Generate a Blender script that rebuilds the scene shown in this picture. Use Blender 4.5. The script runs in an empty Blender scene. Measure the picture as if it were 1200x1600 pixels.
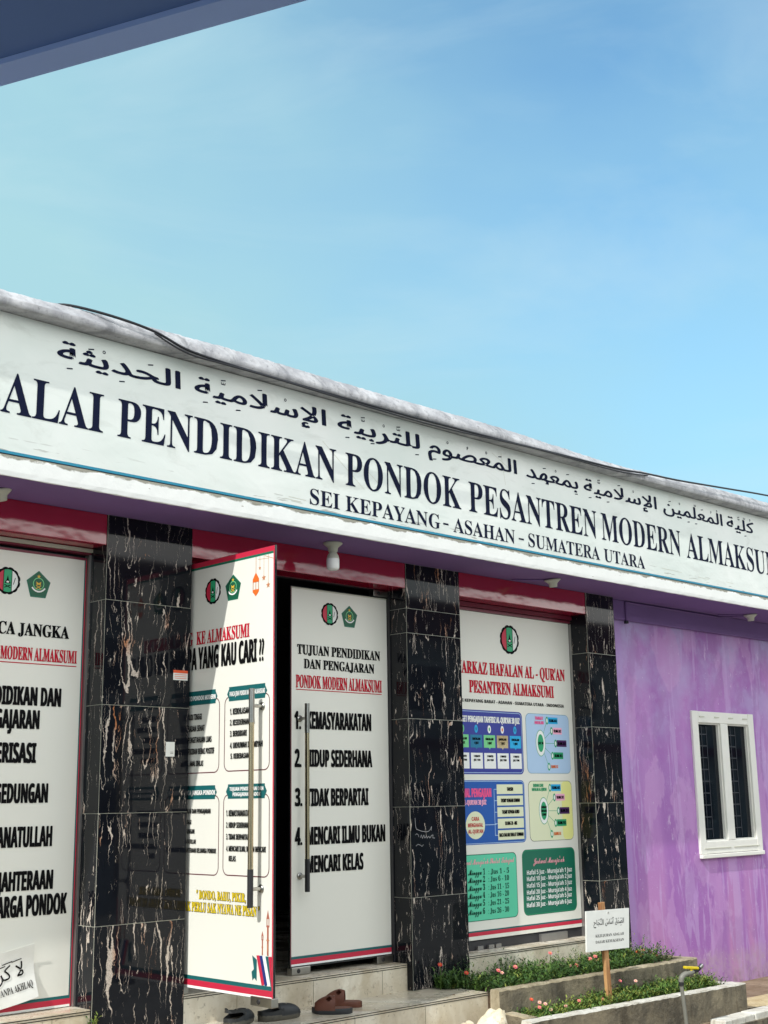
import bpy, bmesh, math, random
from mathutils import Vector, Matrix
random.seed(7)
sc = bpy.context.scene
COL = sc.collection
R = math.radians

# ------------------------------------------------------------------ camera
def rot_from(yaw, pitch, roll):
    f = Vector((math.sin(yaw)*math.cos(pitch), math.cos(yaw)*math.cos(pitch), math.sin(pitch)))
    rt = Vector((math.cos(yaw), -math.sin(yaw), 0)); up = rt.cross(f)
    c, s = math.cos(roll), math.sin(roll)
    return c*rt + s*up, -s*rt + c*up, f
cam_d = bpy.data.cameras.new("camera"); cam = bpy.data.objects.new("camera", cam_d); COL.objects.link(cam)
rt, up, fw = rot_from(0.77275777, 0.22225909, -0.0152402)
m = Matrix((rt, up, -fw)).transposed().to_4x4(); m.translation = Vector((-3.893, -6.297, 1.635))
cam.matrix_world = m
cam_d.sensor_fit = 'HORIZONTAL'; cam_d.sensor_width = 36; cam_d.lens = 36*1984.76/1200
cam_d.clip_start = 0.05; cam_d.clip_end = 1000
sc.camera = cam

# ------------------------------------------------------------------ sun and sky
SUN_EL, SUN_AZ = R(40.5), R(13.5)          # light travels towards +x (and a little +y), downwards
sun_dir = Vector((math.cos(SUN_EL)*math.cos(SUN_AZ), math.cos(SUN_EL)*math.sin(SUN_AZ), -math.sin(SUN_EL)))
sl = bpy.data.lights.new("sun", 'SUN'); sl.energy = 2.0; sl.angle = R(0.5); sl.color = (1.0, 0.965, 0.91)
so = bpy.data.objects.new("sun", sl); COL.objects.link(so)
so.rotation_euler = sun_dir.to_track_quat('-Z', 'Y').to_euler(); so.location = (-8, -6, 12)
w = bpy.data.worlds.new("World"); sc.world = w; w.use_nodes = True
wn = w.node_tree.nodes; wl = w.node_tree.links
bg = wn['Background']; bg.inputs['Strength'].default_value = 0.135
sky = wn.new('ShaderNodeTexSky'); sky.sky_type = 'NISHITA'; sky.sun_disc = False
sky.sun_elevation = SUN_EL; sky.sun_rotation = math.atan2(-sun_dir.x, -sun_dir.y)
sky.air_density = 1.0; sky.dust_density = 0.6; sky.ozone_density = 1.0; sky.altitude = 0
# thin cirrus: a procedural veil over the sky, fixed to world directions
tc = wn.new('ShaderNodeTexCoord'); mp = wn.new('ShaderNodeMapping'); mp.inputs['Scale'].default_value = (1.4, 2.0, 3.2)
mp.inputs['Rotation'].default_value = (0.3, 0.5, 0.4)
nz = wn.new('ShaderNodeTexNoise'); nz.inputs['Scale'].default_value = 1.1; nz.inputs['Detail'].default_value = 5
nz.inputs['Roughness'].default_value = 0.52; nz.inputs['Distortion'].default_value = 0.5
rp = wn.new('ShaderNodeMapRange'); rp.inputs[1].default_value = 0.36; rp.inputs[2].default_value = 0.78; rp.inputs[3].default_value = 0.0; rp.inputs[4].default_value = 0.5
sep = wn.new('ShaderNodeSeparateXYZ'); hz = wn.new('ShaderNodeMapRange')
hz.inputs[1].default_value = 0.60; hz.inputs[2].default_value = 0.12; hz.inputs[3].default_value = 0.0; hz.inputs[4].default_value = 0.9
ad = wn.new('ShaderNodeMath'); ad.operation = 'ADD'; ad.use_clamp = True
mx = wn.new('ShaderNodeMix'); mx.data_type = 'RGBA'; mx.inputs[7].default_value = (1.66, 2.80, 3.12, 1)
wl.new(tc.outputs['Generated'], mp.inputs[0]); wl.new(mp.outputs[0], nz.inputs['Vector']); wl.new(nz.outputs[0], rp.inputs[0])
wl.new(tc.outputs['Generated'], sep.inputs[0]); wl.new(sep.outputs[2], hz.inputs[0])
# a broad pale veil towards one side of the sky
vd = wn.new('ShaderNodeVectorMath'); vd.operation = 'DOT_PRODUCT'; vd.inputs[1].default_value = (-0.70, 0.70, -0.25); wl.new(tc.outputs['Generated'], vd.inputs[0])
vr = wn.new('ShaderNodeMapRange'); vr.inputs[1].default_value = -0.30; vr.inputs[2].default_value = 0.30; vr.inputs[3].default_value = -0.12; vr.inputs[4].default_value = 0.75
va = wn.new('ShaderNodeMath'); va.operation = 'ADD'; wl.new(vd.outputs['Value'], vr.inputs[0]); wl.new(rp.outputs[0], va.inputs[0]); wl.new(vr.outputs[0], va.inputs[1])
wl.new(va.outputs[0], ad.inputs[0]); wl.new(hz.outputs[0], ad.inputs[1]); wl.new(ad.outputs[0], mx.inputs[0])
# broken white cloud added in the unseen sky behind the viewpoint, brightening the facade
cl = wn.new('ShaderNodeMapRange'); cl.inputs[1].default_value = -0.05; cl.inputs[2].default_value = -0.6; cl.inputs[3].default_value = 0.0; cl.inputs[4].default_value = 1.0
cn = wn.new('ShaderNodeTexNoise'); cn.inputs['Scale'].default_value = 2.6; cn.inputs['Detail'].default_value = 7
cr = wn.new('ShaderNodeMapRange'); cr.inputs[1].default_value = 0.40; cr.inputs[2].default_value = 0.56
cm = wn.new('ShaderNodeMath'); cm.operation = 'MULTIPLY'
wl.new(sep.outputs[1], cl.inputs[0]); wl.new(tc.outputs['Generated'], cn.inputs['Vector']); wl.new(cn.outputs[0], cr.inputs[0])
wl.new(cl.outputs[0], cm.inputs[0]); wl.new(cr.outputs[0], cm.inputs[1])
# faint wisps of high cloud
wm = wn.new('ShaderNodeMapping'); wm.inputs['Scale'].default_value = (1.2, 1.0, 3.0); wm.inputs['Rotation'].default_value = (0.5, 0.2, 0.9); wl.new(tc.outputs['Generated'], wm.inputs[0])
ws = wn.new('ShaderNodeTexNoise'); ws.inputs['Scale'].default_value = 2.4; ws.inputs['Detail'].default_value = 8; ws.inputs['Roughness'].default_value = 0.55; ws.inputs['Distortion'].default_value = 0.7; wl.new(wm.outputs[0], ws.inputs['Vector'])
wr_ = wn.new('ShaderNodeMapRange'); wr_.inputs[1].default_value = 0.46; wr_.inputs[2].default_value = 0.74; wr_.inputs[3].default_value = 0.0; wr_.inputs[4].default_value = 0.42; wl.new(ws.outputs[0], wr_.inputs[0])
m3 = wn.new('ShaderNodeMix'); m3.data_type = 'RGBA'; m3.inputs[7].default_value = (2.5, 3.25, 3.5, 1); wl.new(wr_.outputs[0], m3.inputs[0])
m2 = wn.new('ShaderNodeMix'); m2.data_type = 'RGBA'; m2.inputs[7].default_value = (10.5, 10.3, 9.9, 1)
ti = wn.new('ShaderNodeMix'); ti.data_type = 'RGBA'; ti.blend_type = 'MULTIPLY'; ti.inputs[0].default_value = 1.0; ti.inputs[7].default_value = (0.64, 0.93, 0.93, 1)
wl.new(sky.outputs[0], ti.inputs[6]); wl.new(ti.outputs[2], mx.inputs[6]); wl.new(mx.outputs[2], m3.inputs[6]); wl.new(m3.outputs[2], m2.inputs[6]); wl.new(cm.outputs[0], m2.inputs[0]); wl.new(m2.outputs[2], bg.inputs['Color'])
sc.view_settings.view_transform = 'Standard'; sc.view_settings.look = 'None'
sc.view_settings.exposure = 0.92; sc.view_settings.gamma = 1.0

# ------------------------------------------------------------------ materials
def srgb(r, g, b):
    f = lambda c: (c/255/12.92) if c/255 <= 0.04045 else ((c/255+0.055)/1.055)**2.4
    return (f(r), f(g), f(b), 1)
class G:
    """small helper that writes shader graphs"""
    def __init__(s, name):
        s.m = bpy.data.materials.new(name); s.m.use_nodes = True
        s.n = s.m.node_tree.nodes; s.l = s.m.node_tree.links
        s.b = s.n['Principled BSDF']; s.geo = s.n.new('ShaderNodeNewGeometry')
        s.P = s.geo.outputs['Position']
    def put(s, sock, v):
        if isinstance(v, bpy.types.NodeSocket): s.l.new(v, sock)
        else:
            try: sock.default_value = v
            except Exception: sock.default_value = tuple(v)[:3]
    def math(s, op, a, b=0.0, clamp=False):
        n = s.n.new('ShaderNodeMath'); n.operation = op; n.use_clamp = clamp
        s.put(n.inputs[0], a); s.put(n.inputs[1], b); return n.outputs[0]
    def xyz(s, v=None):
        n = s.n.new('ShaderNodeSeparateXYZ'); s.put(n.inputs[0], v or s.P); return n.outputs
    def comb(s, x, y, z):
        n = s.n.new('ShaderNodeCombineXYZ')
        for i, v in enumerate((x, y, z)): s.put(n.inputs[i], v)
        return n.outputs[0]
    def scale(s, sx, sy, sz, v=None):
        n = s.n.new('ShaderNodeMapping'); s.put(n.inputs[0], v or s.P); n.inputs['Scale'].default_value = (sx, sy, sz); return n.outputs[0]
    def noise(s, v=None, scale=1.0, detail=3.0, rough=0.5, dist=0.0):
        n = s.n.new('ShaderNodeTexNoise'); s.put(n.inputs['Vector'], v or s.P)
        n.inputs['Scale'].default_value = scale; n.inputs['Detail'].default_value = detail
        n.inputs['Roughness'].default_value = rough; n.inputs['Distortion'].default_value = dist; return n.outputs[0]
    def rng(s, v, a, b, c=0.0, d=1.0, smooth=False):
        n = s.n.new('ShaderNodeMapRange'); s.put(n.inputs[0], v)
        if smooth: n.interpolation_type = 'SMOOTHSTEP'
        for i, x in enumerate((a, b, c, d)): n.inputs[i+1].default_value = x
        return n.outputs[0]
    def mix(s, f, a, b):
        n = s.n.new('ShaderNodeMix'); n.data_type = 'RGBA'; s.put(n.inputs[0], f); s.put(n.inputs[6], a); s.put(n.inputs[7], b); return n.outputs[2]
    def bump(s, h, strength=0.3, dist=0.01):
        n = s.n.new('ShaderNodeBump'); n.inputs['Strength'].default_value = strength; n.inputs['Distance'].default_value = dist
        s.put(n.inputs['Height'], h); s.l.new(n.outputs[0], s.b.inputs['Normal'])
    def set(s, **k):
        for a, v in k.items(): s.put(s.b.inputs[a.replace('_', ' ')], v)
        return s
MATS = {}
def plain(name, col, rough=0.5, var=0.12, vs=6.0, bump=0.0, bs=40.0, spec=0.5, metal=0.0, bd=0.004):
    g = G(name); n = g.noise(scale=vs, detail=4)
    d = tuple(c*(1-var) for c in col[:3])+(1,); e = tuple(min(1, c*(1+var)) for c in col[:3])+(1,)
    g.set(Base_Color=g.mix(n, d, e), Roughness=rough, Metallic=metal)
    g.b.inputs['Specular IOR Level'].default_value = spec
    if bump: g.bump(g.noise(scale=bs, detail=4), bump, bd)
    MATS[name] = g.m; return g.m
INK = dict(K=(10, 10, 13), R=(190, 28, 52), W=(236, 238, 236), P=(240, 170, 180), Y=(226, 200, 40), N=(12, 20, 48))
for k, v in INK.items(): plain('ink_'+k, srgb(*v), 0.7, 0.03, spec=0.12)
for k, v in dict(teal=(20, 96, 98), crimson=(196, 40, 68), maroon=(96, 24, 40), navyblue=(48, 58, 150), blue=(22, 86, 172), skyblue=(176, 204, 234),
                 cream=(226, 230, 196), lemon=(232, 232, 150), green=(40, 160, 110), mint=(92, 206, 168), deepgreen=(16, 108, 84), emblemgreen=(22, 92, 66),
                 leafgreen=(120, 206, 140), sand=(234, 222, 140), cyan=(30, 170, 226), petrol=(24, 120, 160), pink=(244, 176, 206), plum=(70, 30, 90),
                 orange=(226, 110, 40), hotpink=(240, 90, 150), goldcopper=(196, 130, 90), copper=(170, 96, 76), ribbonblue=(30, 50, 120), gold=(220, 180, 60), tealline=(0, 128, 158),
                 stickerorange=(226, 90, 50)).items():
    plain(k, srgb(*v), 0.45, 0.03)
plain('poster_white', srgb(230, 230, 221), 0.30, 0.03, 1.6, 0.12, 3.0, bd=0.01)
plain('poster_shade', srgb(206, 205, 200), 0.32, 0.03, 1.2)
plain('paper', srgb(228, 229, 224), 0.6, 0.03, 9, 0.3, 14, bd=0.01)
plain('steel', (0.42, 0.41, 0.38, 1), 0.28, 0.15, 20, metal=1.0)
plain('brass', (0.55, 0.46, 0.30, 1), 0.25, 0.1, 20, metal=1.0)
plain('rubber', (0.02, 0.02, 0.022, 1), 0.45, 0.3, 30)
plain('aluminium', (0.35, 0.34, 0.33, 1), 0.4, 0.1, 20, metal=0.8)
plain('frame_maroon', srgb(120, 40, 60), 0.3, 0.1)
plain('dark_frame', (0.03, 0.03, 0.035, 1), 0.35, 0.2)
plain('interior_dark', (0.05, 0.06, 0.08, 1), 0.8, 0.2)
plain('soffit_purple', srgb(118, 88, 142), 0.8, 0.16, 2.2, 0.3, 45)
plain('plaster_white', srgb(232, 233, 230), 0.8, 0.05, 5.0, 0.5, 30, bd=0.006)
plain('ceramic_white', srgb(226, 225, 218), 0.5, 0.07, 9.0, 0.25, 30)
plain('holder_grey', srgb(196, 196, 180), 0.5, 0.08)
plain('bulb_white', srgb(238, 238, 236), 0.25, 0.02)
plain('cable_black', (0.012, 0.013, 0.018, 1), 0.5, 0.2)
plain('pipe_grey', srgb(120, 120, 112), 0.5, 0.12, 30)
plain('valve_yellow', srgb(206, 184, 30), 0.4, 0.06)
plain('croc_black', (0.022, 0.024, 0.026, 1), 0.5, 0.3, 30, 0.15, 200)
plain('croc_sole', srgb(84, 80, 70), 0.7, 0.35, 40, 0.2, 90)
plain('croc_dust', srgb(112, 104, 88), 0.75, 0.25, 40)
plain('sandal_brown', srgb(104, 60, 44), 0.6, 0.2, 40, 0.2, 150)
plain('sandal_sole', (0.025, 0.028, 0.032, 1), 0.6, 0.25, 40, 0.2, 150)
plain('petal_pink', srgb(236, 128, 140), 0.6, 0.15, 60)
plain('petal_red', srgb(226, 74, 66), 0.6, 0.15, 60)
plain('petal_pale', srgb(240, 186, 178), 0.6, 0.12, 60)
plain('leaf_dark', (0.045, 0.105, 0.022, 1), 0.55, 0.4, 8)
plain('leaf_mid', (0.095, 0.18, 0.03, 1), 0.55, 0.35, 8)
plain('leaf_yellow', (0.21, 0.25, 0.045, 1), 0.55, 0.3, 8)
plain('soil', (0.085, 0.055, 0.032, 1), 0.95, 0.5, 14, 0.9, 30, bd=0.03)
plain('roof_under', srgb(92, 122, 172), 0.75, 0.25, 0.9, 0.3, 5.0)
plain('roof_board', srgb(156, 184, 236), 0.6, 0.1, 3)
plain('neighbour_wall', srgb(168, 168, 166), 0.8, 0.1, 1.0)
plain('neighbour_roof', srgb(110, 30, 44), 0.6, 0.15, 1.0)
plain('drain_dark', (0.03, 0.028, 0.026, 1), 0.8, 0.4, 20, 0.5, 60)
plain('bar_grey', (0.010, 0.013, 0.022, 1), 0.6, 0.2)
plain('dry_leaf', srgb(120, 88, 52), 0.8, 0.3, 60)
plain('graffiti', srgb(150, 150, 152), 0.5, 0.05)

def black_tile():
    g = G('black_marble_tile'); x = g.xyz(); rnd = g.geo.outputs['Random Per Island']
    u = g.math('ADD', x[0], x[1]); z = x[2]; off = g.math('MULTIPLY', rnd, 37.0)
    w1 = g.noise(g.comb(g.math('MULTIPLY', u, 5.0), off, g.math('MULTIPLY', z, 4.2)), 1.0, 4, 0.6)
    w2 = g.noise(g.comb(g.math('MULTIPLY', u, 38.0), off, g.math('MULTIPLY', z, 34.0)), 1.0, 3, 0.6)
    uw = g.math('ADD', u, g.math('ADD', g.math('MULTIPLY', w1, 0.11), g.math('MULTIPLY', w2, 0.026)))
    def vein(fu, fz, width, lo, hi, seed):
        n = g.noise(g.comb(g.math('MULTIPLY', uw, fu), g.math('ADD', off, seed), g.math('MULTIPLY', z, fz)), 1.0, 1.5, 0.5)
        d = g.math('ABSOLUTE', g.math('SUBTRACT', n, 0.5))
        mk = g.noise(g.comb(g.math('MULTIPLY', u, fu*0.6), g.math('ADD', off, seed+9), g.math('MULTIPLY', z, fz*2.4)), 1.0, 2, 0.5)
        wid = g.rng(mk, lo, hi, 0.0, width)
        return g.math('LESS_THAN', d, wid)
    a = vein(9.0, 0.75, 0.011, 0.51, 0.70, 1.0)
    b = vein(30.0, 2.4, 0.024, 0.59, 0.80, 4.0)
    c0 = vein(17.0, 1.3, 0.011, 0.50, 0.70, 14.0)
    d = vein(52.0, 4.2, 0.024, 0.59, 0.76, 23.0)
    c = g.math('MAXIMUM', c0, d)
    v = g.math('MAXIMUM', a, g.math('MAXIMUM', b, c))
    tone = g.rng(g.noise(g.comb(g.math('MULTIPLY', u, 9.0), off, g.math('MULTIPLY', z, 3.0)), 1.0, 2), 0.57, 0.70)
    grain = g.noise(scale=140.0, detail=2)
    vc = g.mix(tone, srgb(204, 192, 180), srgb(178, 118, 78))
    vc = g.mix(g.rng(grain, 0.4, 0.7, 0.0, 0.55), vc, srgb(60, 48, 46))
    base = g.mix(g.noise(scale=5.0), (0.004, 0.005, 0.008, 1), (0.009, 0.010, 0.014, 1))
    g.set(Base_Color=g.mix(v, base, vc), Roughness=g.rng(v, 0, 1, 0.045, 0.2))
    g.b.inputs['IOR'].default_value = 1.33
    g.bump(g.noise(scale=3.0, detail=1), 0.05, 0.004)
    MATS['black_tile'] = g.m
black_tile()
def marble():
    g = G('cream_marble_tile'); x = g.xyz()
    u = g.math('ADD', x[0], g.math('MULTIPLY', x[1], 0.7))
    wv = g.noise(g.comb(g.math('MULTIPLY', u, 3.0), 0.3, g.math('MULTIPLY', x[2], 2.0)), 1.0, 5, 0.62)
    n = g.noise(g.comb(g.math('ADD', g.math('MULTIPLY', u, 5.0), g.math('MULTIPLY', wv, 2.2)), 1.3, g.math('MULTIPLY', x[2], 1.6)), 1.0, 3, 0.55)
    c = g.mix(g.rng(n, 0.36, 0.64), srgb(226, 219, 202), srgb(196, 184, 160))
    c = g.mix(g.rng(g.noise(scale=9.0, detail=6, dist=0.8), 0.58, 0.75, 0, 0.4), c, srgb(168, 142, 108))
    c = g.mix(g.rng(g.noise(scale=45.0, detail=5), 0.60, 0.72, 0, 0.5), c, srgb(104, 92, 74))
    dirt = g.noise(scale=3.2, detail=7, rough=0.7)
    c = g.mix(g.rng(dirt, 0.52, 0.72, 0.0, 0.45), c, srgb(140, 126, 104))
    g.set(Base_Color=c, Roughness=g.rng(dirt, 0.4, 0.7, 0.16, 0.5))
    MATS['marble'] = g.m
marble()
def purple_wall():
    g = G('weathered_purple_paint'); x = g.xyz()
    str1 = g.noise(g.comb(g.math('MULTIPLY', x[0], 3.4), x[1], g.math('MULTIPLY', x[2], 0.55)), 1.0, 4, 0.55)
    str2 = g.noise(g.comb(g.math('MULTIPLY', x[0], 5.5), x[1], g.math('MULTIPLY', x[2], 0.65)), 1.0, 5, 0.6, 0.5)
    blot = g.noise(scale=2.2, detail=5, rough=0.6)
    up = g.rng(x[2], 1.5, 3.0, 0, 1)
    low = g.rng(x[2], 1.4, 0.2, 0, 1)
    c = g.mix(g.rng(str1, 0.40, 0.60), srgb(158, 104, 176), srgb(174, 122, 188))
    c = g.mix(g.math('MULTIPLY', g.rng(blot, 0.42, 0.64), g.math('MULTIPLY', up, 0.8)), c, srgb(176, 164, 208))
    c = g.mix(g.math('MULTIPLY', g.rng(str1, 0.45, 0.6), g.math('MULTIPLY', low, 0.7)), c, srgb(186, 130, 174))
    s2 = g.math('MULTIPLY', g.rng(str2, 0.555, 0.585), 0.45)
    c = g.mix(s2, c, srgb(192, 164, 212))
    fl = g.math('MULTIPLY', g.rng(g.noise(g.comb(g.math('MULTIPLY', x[0], 9), 0.5, g.math('MULTIPLY', x[2], 3)), 1.0, 6, 0.7), 0.63, 0.68), 0.7)
    c = g.mix(fl, c, srgb(206, 180, 214))
    pt = g.noise(g.comb(g.math('MULTIPLY', x[0], 2.3), 3.0, g.math('MULTIPLY', x[2], 1.1)), 1.0, 5, 0.55, 0.3)
    c = g.mix(g.math('MULTIPLY', g.rng(pt, 0.535, 0.555), 0.45), c, srgb(194, 150, 202))
    pt2 = g.noise(g.comb(g.math('MULTIPLY', x[0], 3.1), 8.0, g.math('MULTIPLY', x[2], 1.7)), 1.0, 6, 0.6, 0.2)
    c = g.mix(g.math('MULTIPLY', g.rng(pt2, 0.56, 0.59), 0.4), c, srgb(156, 112, 172))
    wash = g.noise(scale=9.0, detail=6, rough=0.7)
    c = g.mix(g.math('MULTIPLY', g.rng(wash, 0.54, 0.70), 0.22), c, srgb(196, 178, 214))
    # bleached strip beside the tiled column, ragged edge, and splash zone at the foot
    edge = g.math('ADD', x[0], g.math('MULTIPLY', g.noise(g.comb(0, 0, g.math('MULTIPLY', x[2], 4.0)), 1.0, 4), 0.14))
    c = g.mix(g.math('MULTIPLY', g.rng(edge, 5.26, 5.22), 0.5), c, srgb(178, 150, 206))
    foot = g.math('ADD', x[2], g.math('MULTIPLY', g.noise(scale=5.0, detail=5), 0.22))
    c = g.mix(g.math('MULTIPLY', g.rng(foot, 0.42, 0.34), g.rng(g.noise(scale=24.0, detail=4), 0.35, 0.65, 0.15, 0.7)), c, srgb(178, 150, 172))
    grime = g.math('MULTIPLY', g.rng(foot, 0.26, 0.12), g.rng(g.noise(scale=11.0, detail=5, rough=0.65), 0.42, 0.62, 0.0, 0.55))
    c = g.mix(grime, c, srgb(112, 92, 92))
    spk = g.math('GREATER_THAN', g.noise(scale=42.0, detail=2), 0.735)
    c = g.mix(g.math('MULTIPLY', spk, 0.7), c, srgb(214, 196, 220))
    g.set(Base_Color=c, Roughness=0.7)
    g.bump(g.math('ADD', g.noise(scale=3.0, detail=5), g.math('MULTIPLY', g.noise(scale=60.0, detail=3), 0.15)), 0.35, 0.02)
    MATS['purple_wall'] = g.m
purple_wall()
def banner_vinyl():
    g = G('banner_vinyl'); x = g.xyz()
    blot = g.noise(scale=1.1, detail=4)
    c = g.mix(g.rng(blot, 0.35, 0.68), srgb(228, 231, 227), srgb(210, 219, 213))
    dirt = g.noise(g.comb(g.math('MULTIPLY', x[0], 3.0), 0.2, g.math('MULTIPLY', x[2], 7.0)), 1.0, 6, 0.65, 0.6)
    c = g.mix(g.math('MULTIPLY', g.rng(dirt, 0.55, 0.72), 0.35), c, srgb(176, 180, 172))
    low = g.rng(x[2], 3.52, 3.40, 0, 1)
    scr = g.noise(g.comb(g.math('MULTIPLY', x[0], 5.0), 0.2, g.math('MULTIPLY', x[2], 60.0)), 1.0, 3, 0.5)
    c = g.mix(g.math('MULTIPLY', low, g.rng(scr, 0.64, 0.68, 0, 0.8)), c, srgb(140, 138, 130))
    g.set(Base_Color=c, Roughness=0.5)
    wr = g.noise(g.comb(g.math('MULTIPLY', x[0], 1.5), 0.0, g.math('MULTIPLY', x[2], 4.0)), 1.0, 3, 0.5, 0.5)
    wr2 = g.noise(g.comb(g.math('ADD', g.math('MULTIPLY', x[0], 4.0), g.math('MULTIPLY', x[2], 5.0)), 0.0, g.math('MULTIPLY', x[2], 3.0)), 1.0, 3, 0.5, 0.3)
    g.bump(g.math('ADD', wr, g.math('MULTIPLY', wr2, 0.4)), 0.3, 0.03)
    MATS['banner'] = g.m
banner_vinyl()
def fascia_edge():
    g = G('painted_fascia_edge'); x = g.xyz()
    n = g.noise(g.comb(g.math('MULTIPLY', x[0], 5.0), 0.0, g.math('MULTIPLY', x[2], 8.0)), 1.0, 5, 0.65)
    zz = g.math('ADD', x[2], g.math('MULTIPLY', g.math('SUBTRACT', n, 0.5), 0.09))
    gap = g.rng(zz, 3.366, 3.374)
    c = g.mix(gap, srgb(234, 235, 232), srgb(140, 138, 126))
    chip = g.math('GREATER_THAN', g.noise(g.comb(g.math('MULTIPLY', x[0], 14.0), 0.0, g.math('MULTIPLY', x[2], 40.0)), 1.0, 4, 0.6), 0.68)
    c = g.mix(g.math('MULTIPLY', chip, 0.7), c, srgb(150, 146, 134))
    g.set(Base_Color=c, Roughness=0.8); g.bump(g.noise(scale=30.0, detail=5), 0.25, 0.005)
    MATS['fascia_edge'] = g.m
fascia_edge()
def rough_cement(name, a, b, dark, sc_=6.0, bump=0.9, bd=0.02):
    g = G(name)
    n = g.noise(scale=sc_, detail=6, rough=0.65); n2 = g.noise(scale=sc_*5, detail=5, rough=0.7)
    x = g.xyz(); run = g.noise(g.comb(g.math('MULTIPLY', g.math('ADD', x[0], x[1]), sc_*1.6), 0.0, g.math('MULTIPLY', x[2], sc_*0.25)), 1.0, 4, 0.6)
    c = g.mix(g.rng(n, 0.36, 0.64), a, b); c = g.mix(g.math('MULTIPLY', g.rng(run, 0.54, 0.66), 0.55), c, dark)
    c = g.mix(g.math('MULTIPLY', g.rng(n2, 0.56, 0.68), 0.6), c, dark)
    g.set(Base_Color=c, Roughness=0.9); g.bump(g.math('ADD', n, g.math('MULTIPLY', n2, 0.6)), bump, bd)
    MATS[name] = g.m
rough_cement('coping_cement', srgb(190, 190, 192), srgb(150, 150, 154), srgb(100, 102, 106), 7.0, 0.5, 0.012)
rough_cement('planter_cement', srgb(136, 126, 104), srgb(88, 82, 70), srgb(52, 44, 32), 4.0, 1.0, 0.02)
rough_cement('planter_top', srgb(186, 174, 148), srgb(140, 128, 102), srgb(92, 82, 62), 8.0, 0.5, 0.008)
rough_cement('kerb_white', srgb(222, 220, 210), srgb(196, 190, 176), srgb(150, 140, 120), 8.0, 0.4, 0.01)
rough_cement('ground_dirt', srgb(150, 132, 108), srgb(112, 92, 68), srgb(84, 64, 44), 2.5, 1.0, 0.04)
rough_cement('sand', srgb(206, 190, 150), srgb(184, 164, 122), srgb(150, 126, 92), 14.0, 0.7, 0.02)
rough_cement('yard_concrete', srgb(176, 172, 162), srgb(150, 146, 136), srgb(120, 114, 104), 1.5, 0.4, 0.01)
rough_cement('white_stone', srgb(232, 224, 204), srgb(212, 198, 164), srgb(166, 134, 88), 7.0, 0.4, 0.01)
def wood():
    g = G('raw_wood'); x = g.xyz()
    n = g.noise(g.comb(g.math('MULTIPLY', x[0], 60.0), x[1], g.math('MULTIPLY', x[2], 5.0)), 1.0, 4, 0.6)
    g.set(Base_Color=g.mix(g.rng(n, 0.35, 0.65), srgb(196, 150, 100), srgb(140, 92, 54)), Roughness=0.8)
    g.bump(n, 0.4, 0.003); MATS['wood'] = g.m
wood()
def red_panel():
    g = G('glossy_red_panel')
    g.set(Base_Color=g.mix(g.noise(scale=2.0), srgb(150, 22, 50), srgb(170, 30, 60)), Roughness=0.10)
    g.b.inputs['Specular IOR Level'].default_value = 0.75
    g.b.inputs['Coat Weight'].default_value = 0.5; g.b.inputs['Coat Roughness'].default_value = 0.04
    x = g.xyz(); g.bump(g.noise(g.comb(g.math('MULTIPLY', x[0], 5.0), x[1], g.math('MULTIPLY', x[2], 9.0)), 1.0, 2), 0.22, 0.012)
    MATS['red_panel'] = g.m
red_panel()
def glass_dark():
    g = G('dark_window_glass'); g.set(Base_Color=(0.003, 0.005, 0.010, 1), Roughness=0.04)
    g.b.inputs['IOR'].default_value = 1.32; MATS['glass_dark'] = g.m
    g = G('door_glass'); g.set(Base_Color=(0.012, 0.018, 0.02, 1), Roughness=0.05); MATS['door_glass'] = g.m
glass_dark()

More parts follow.
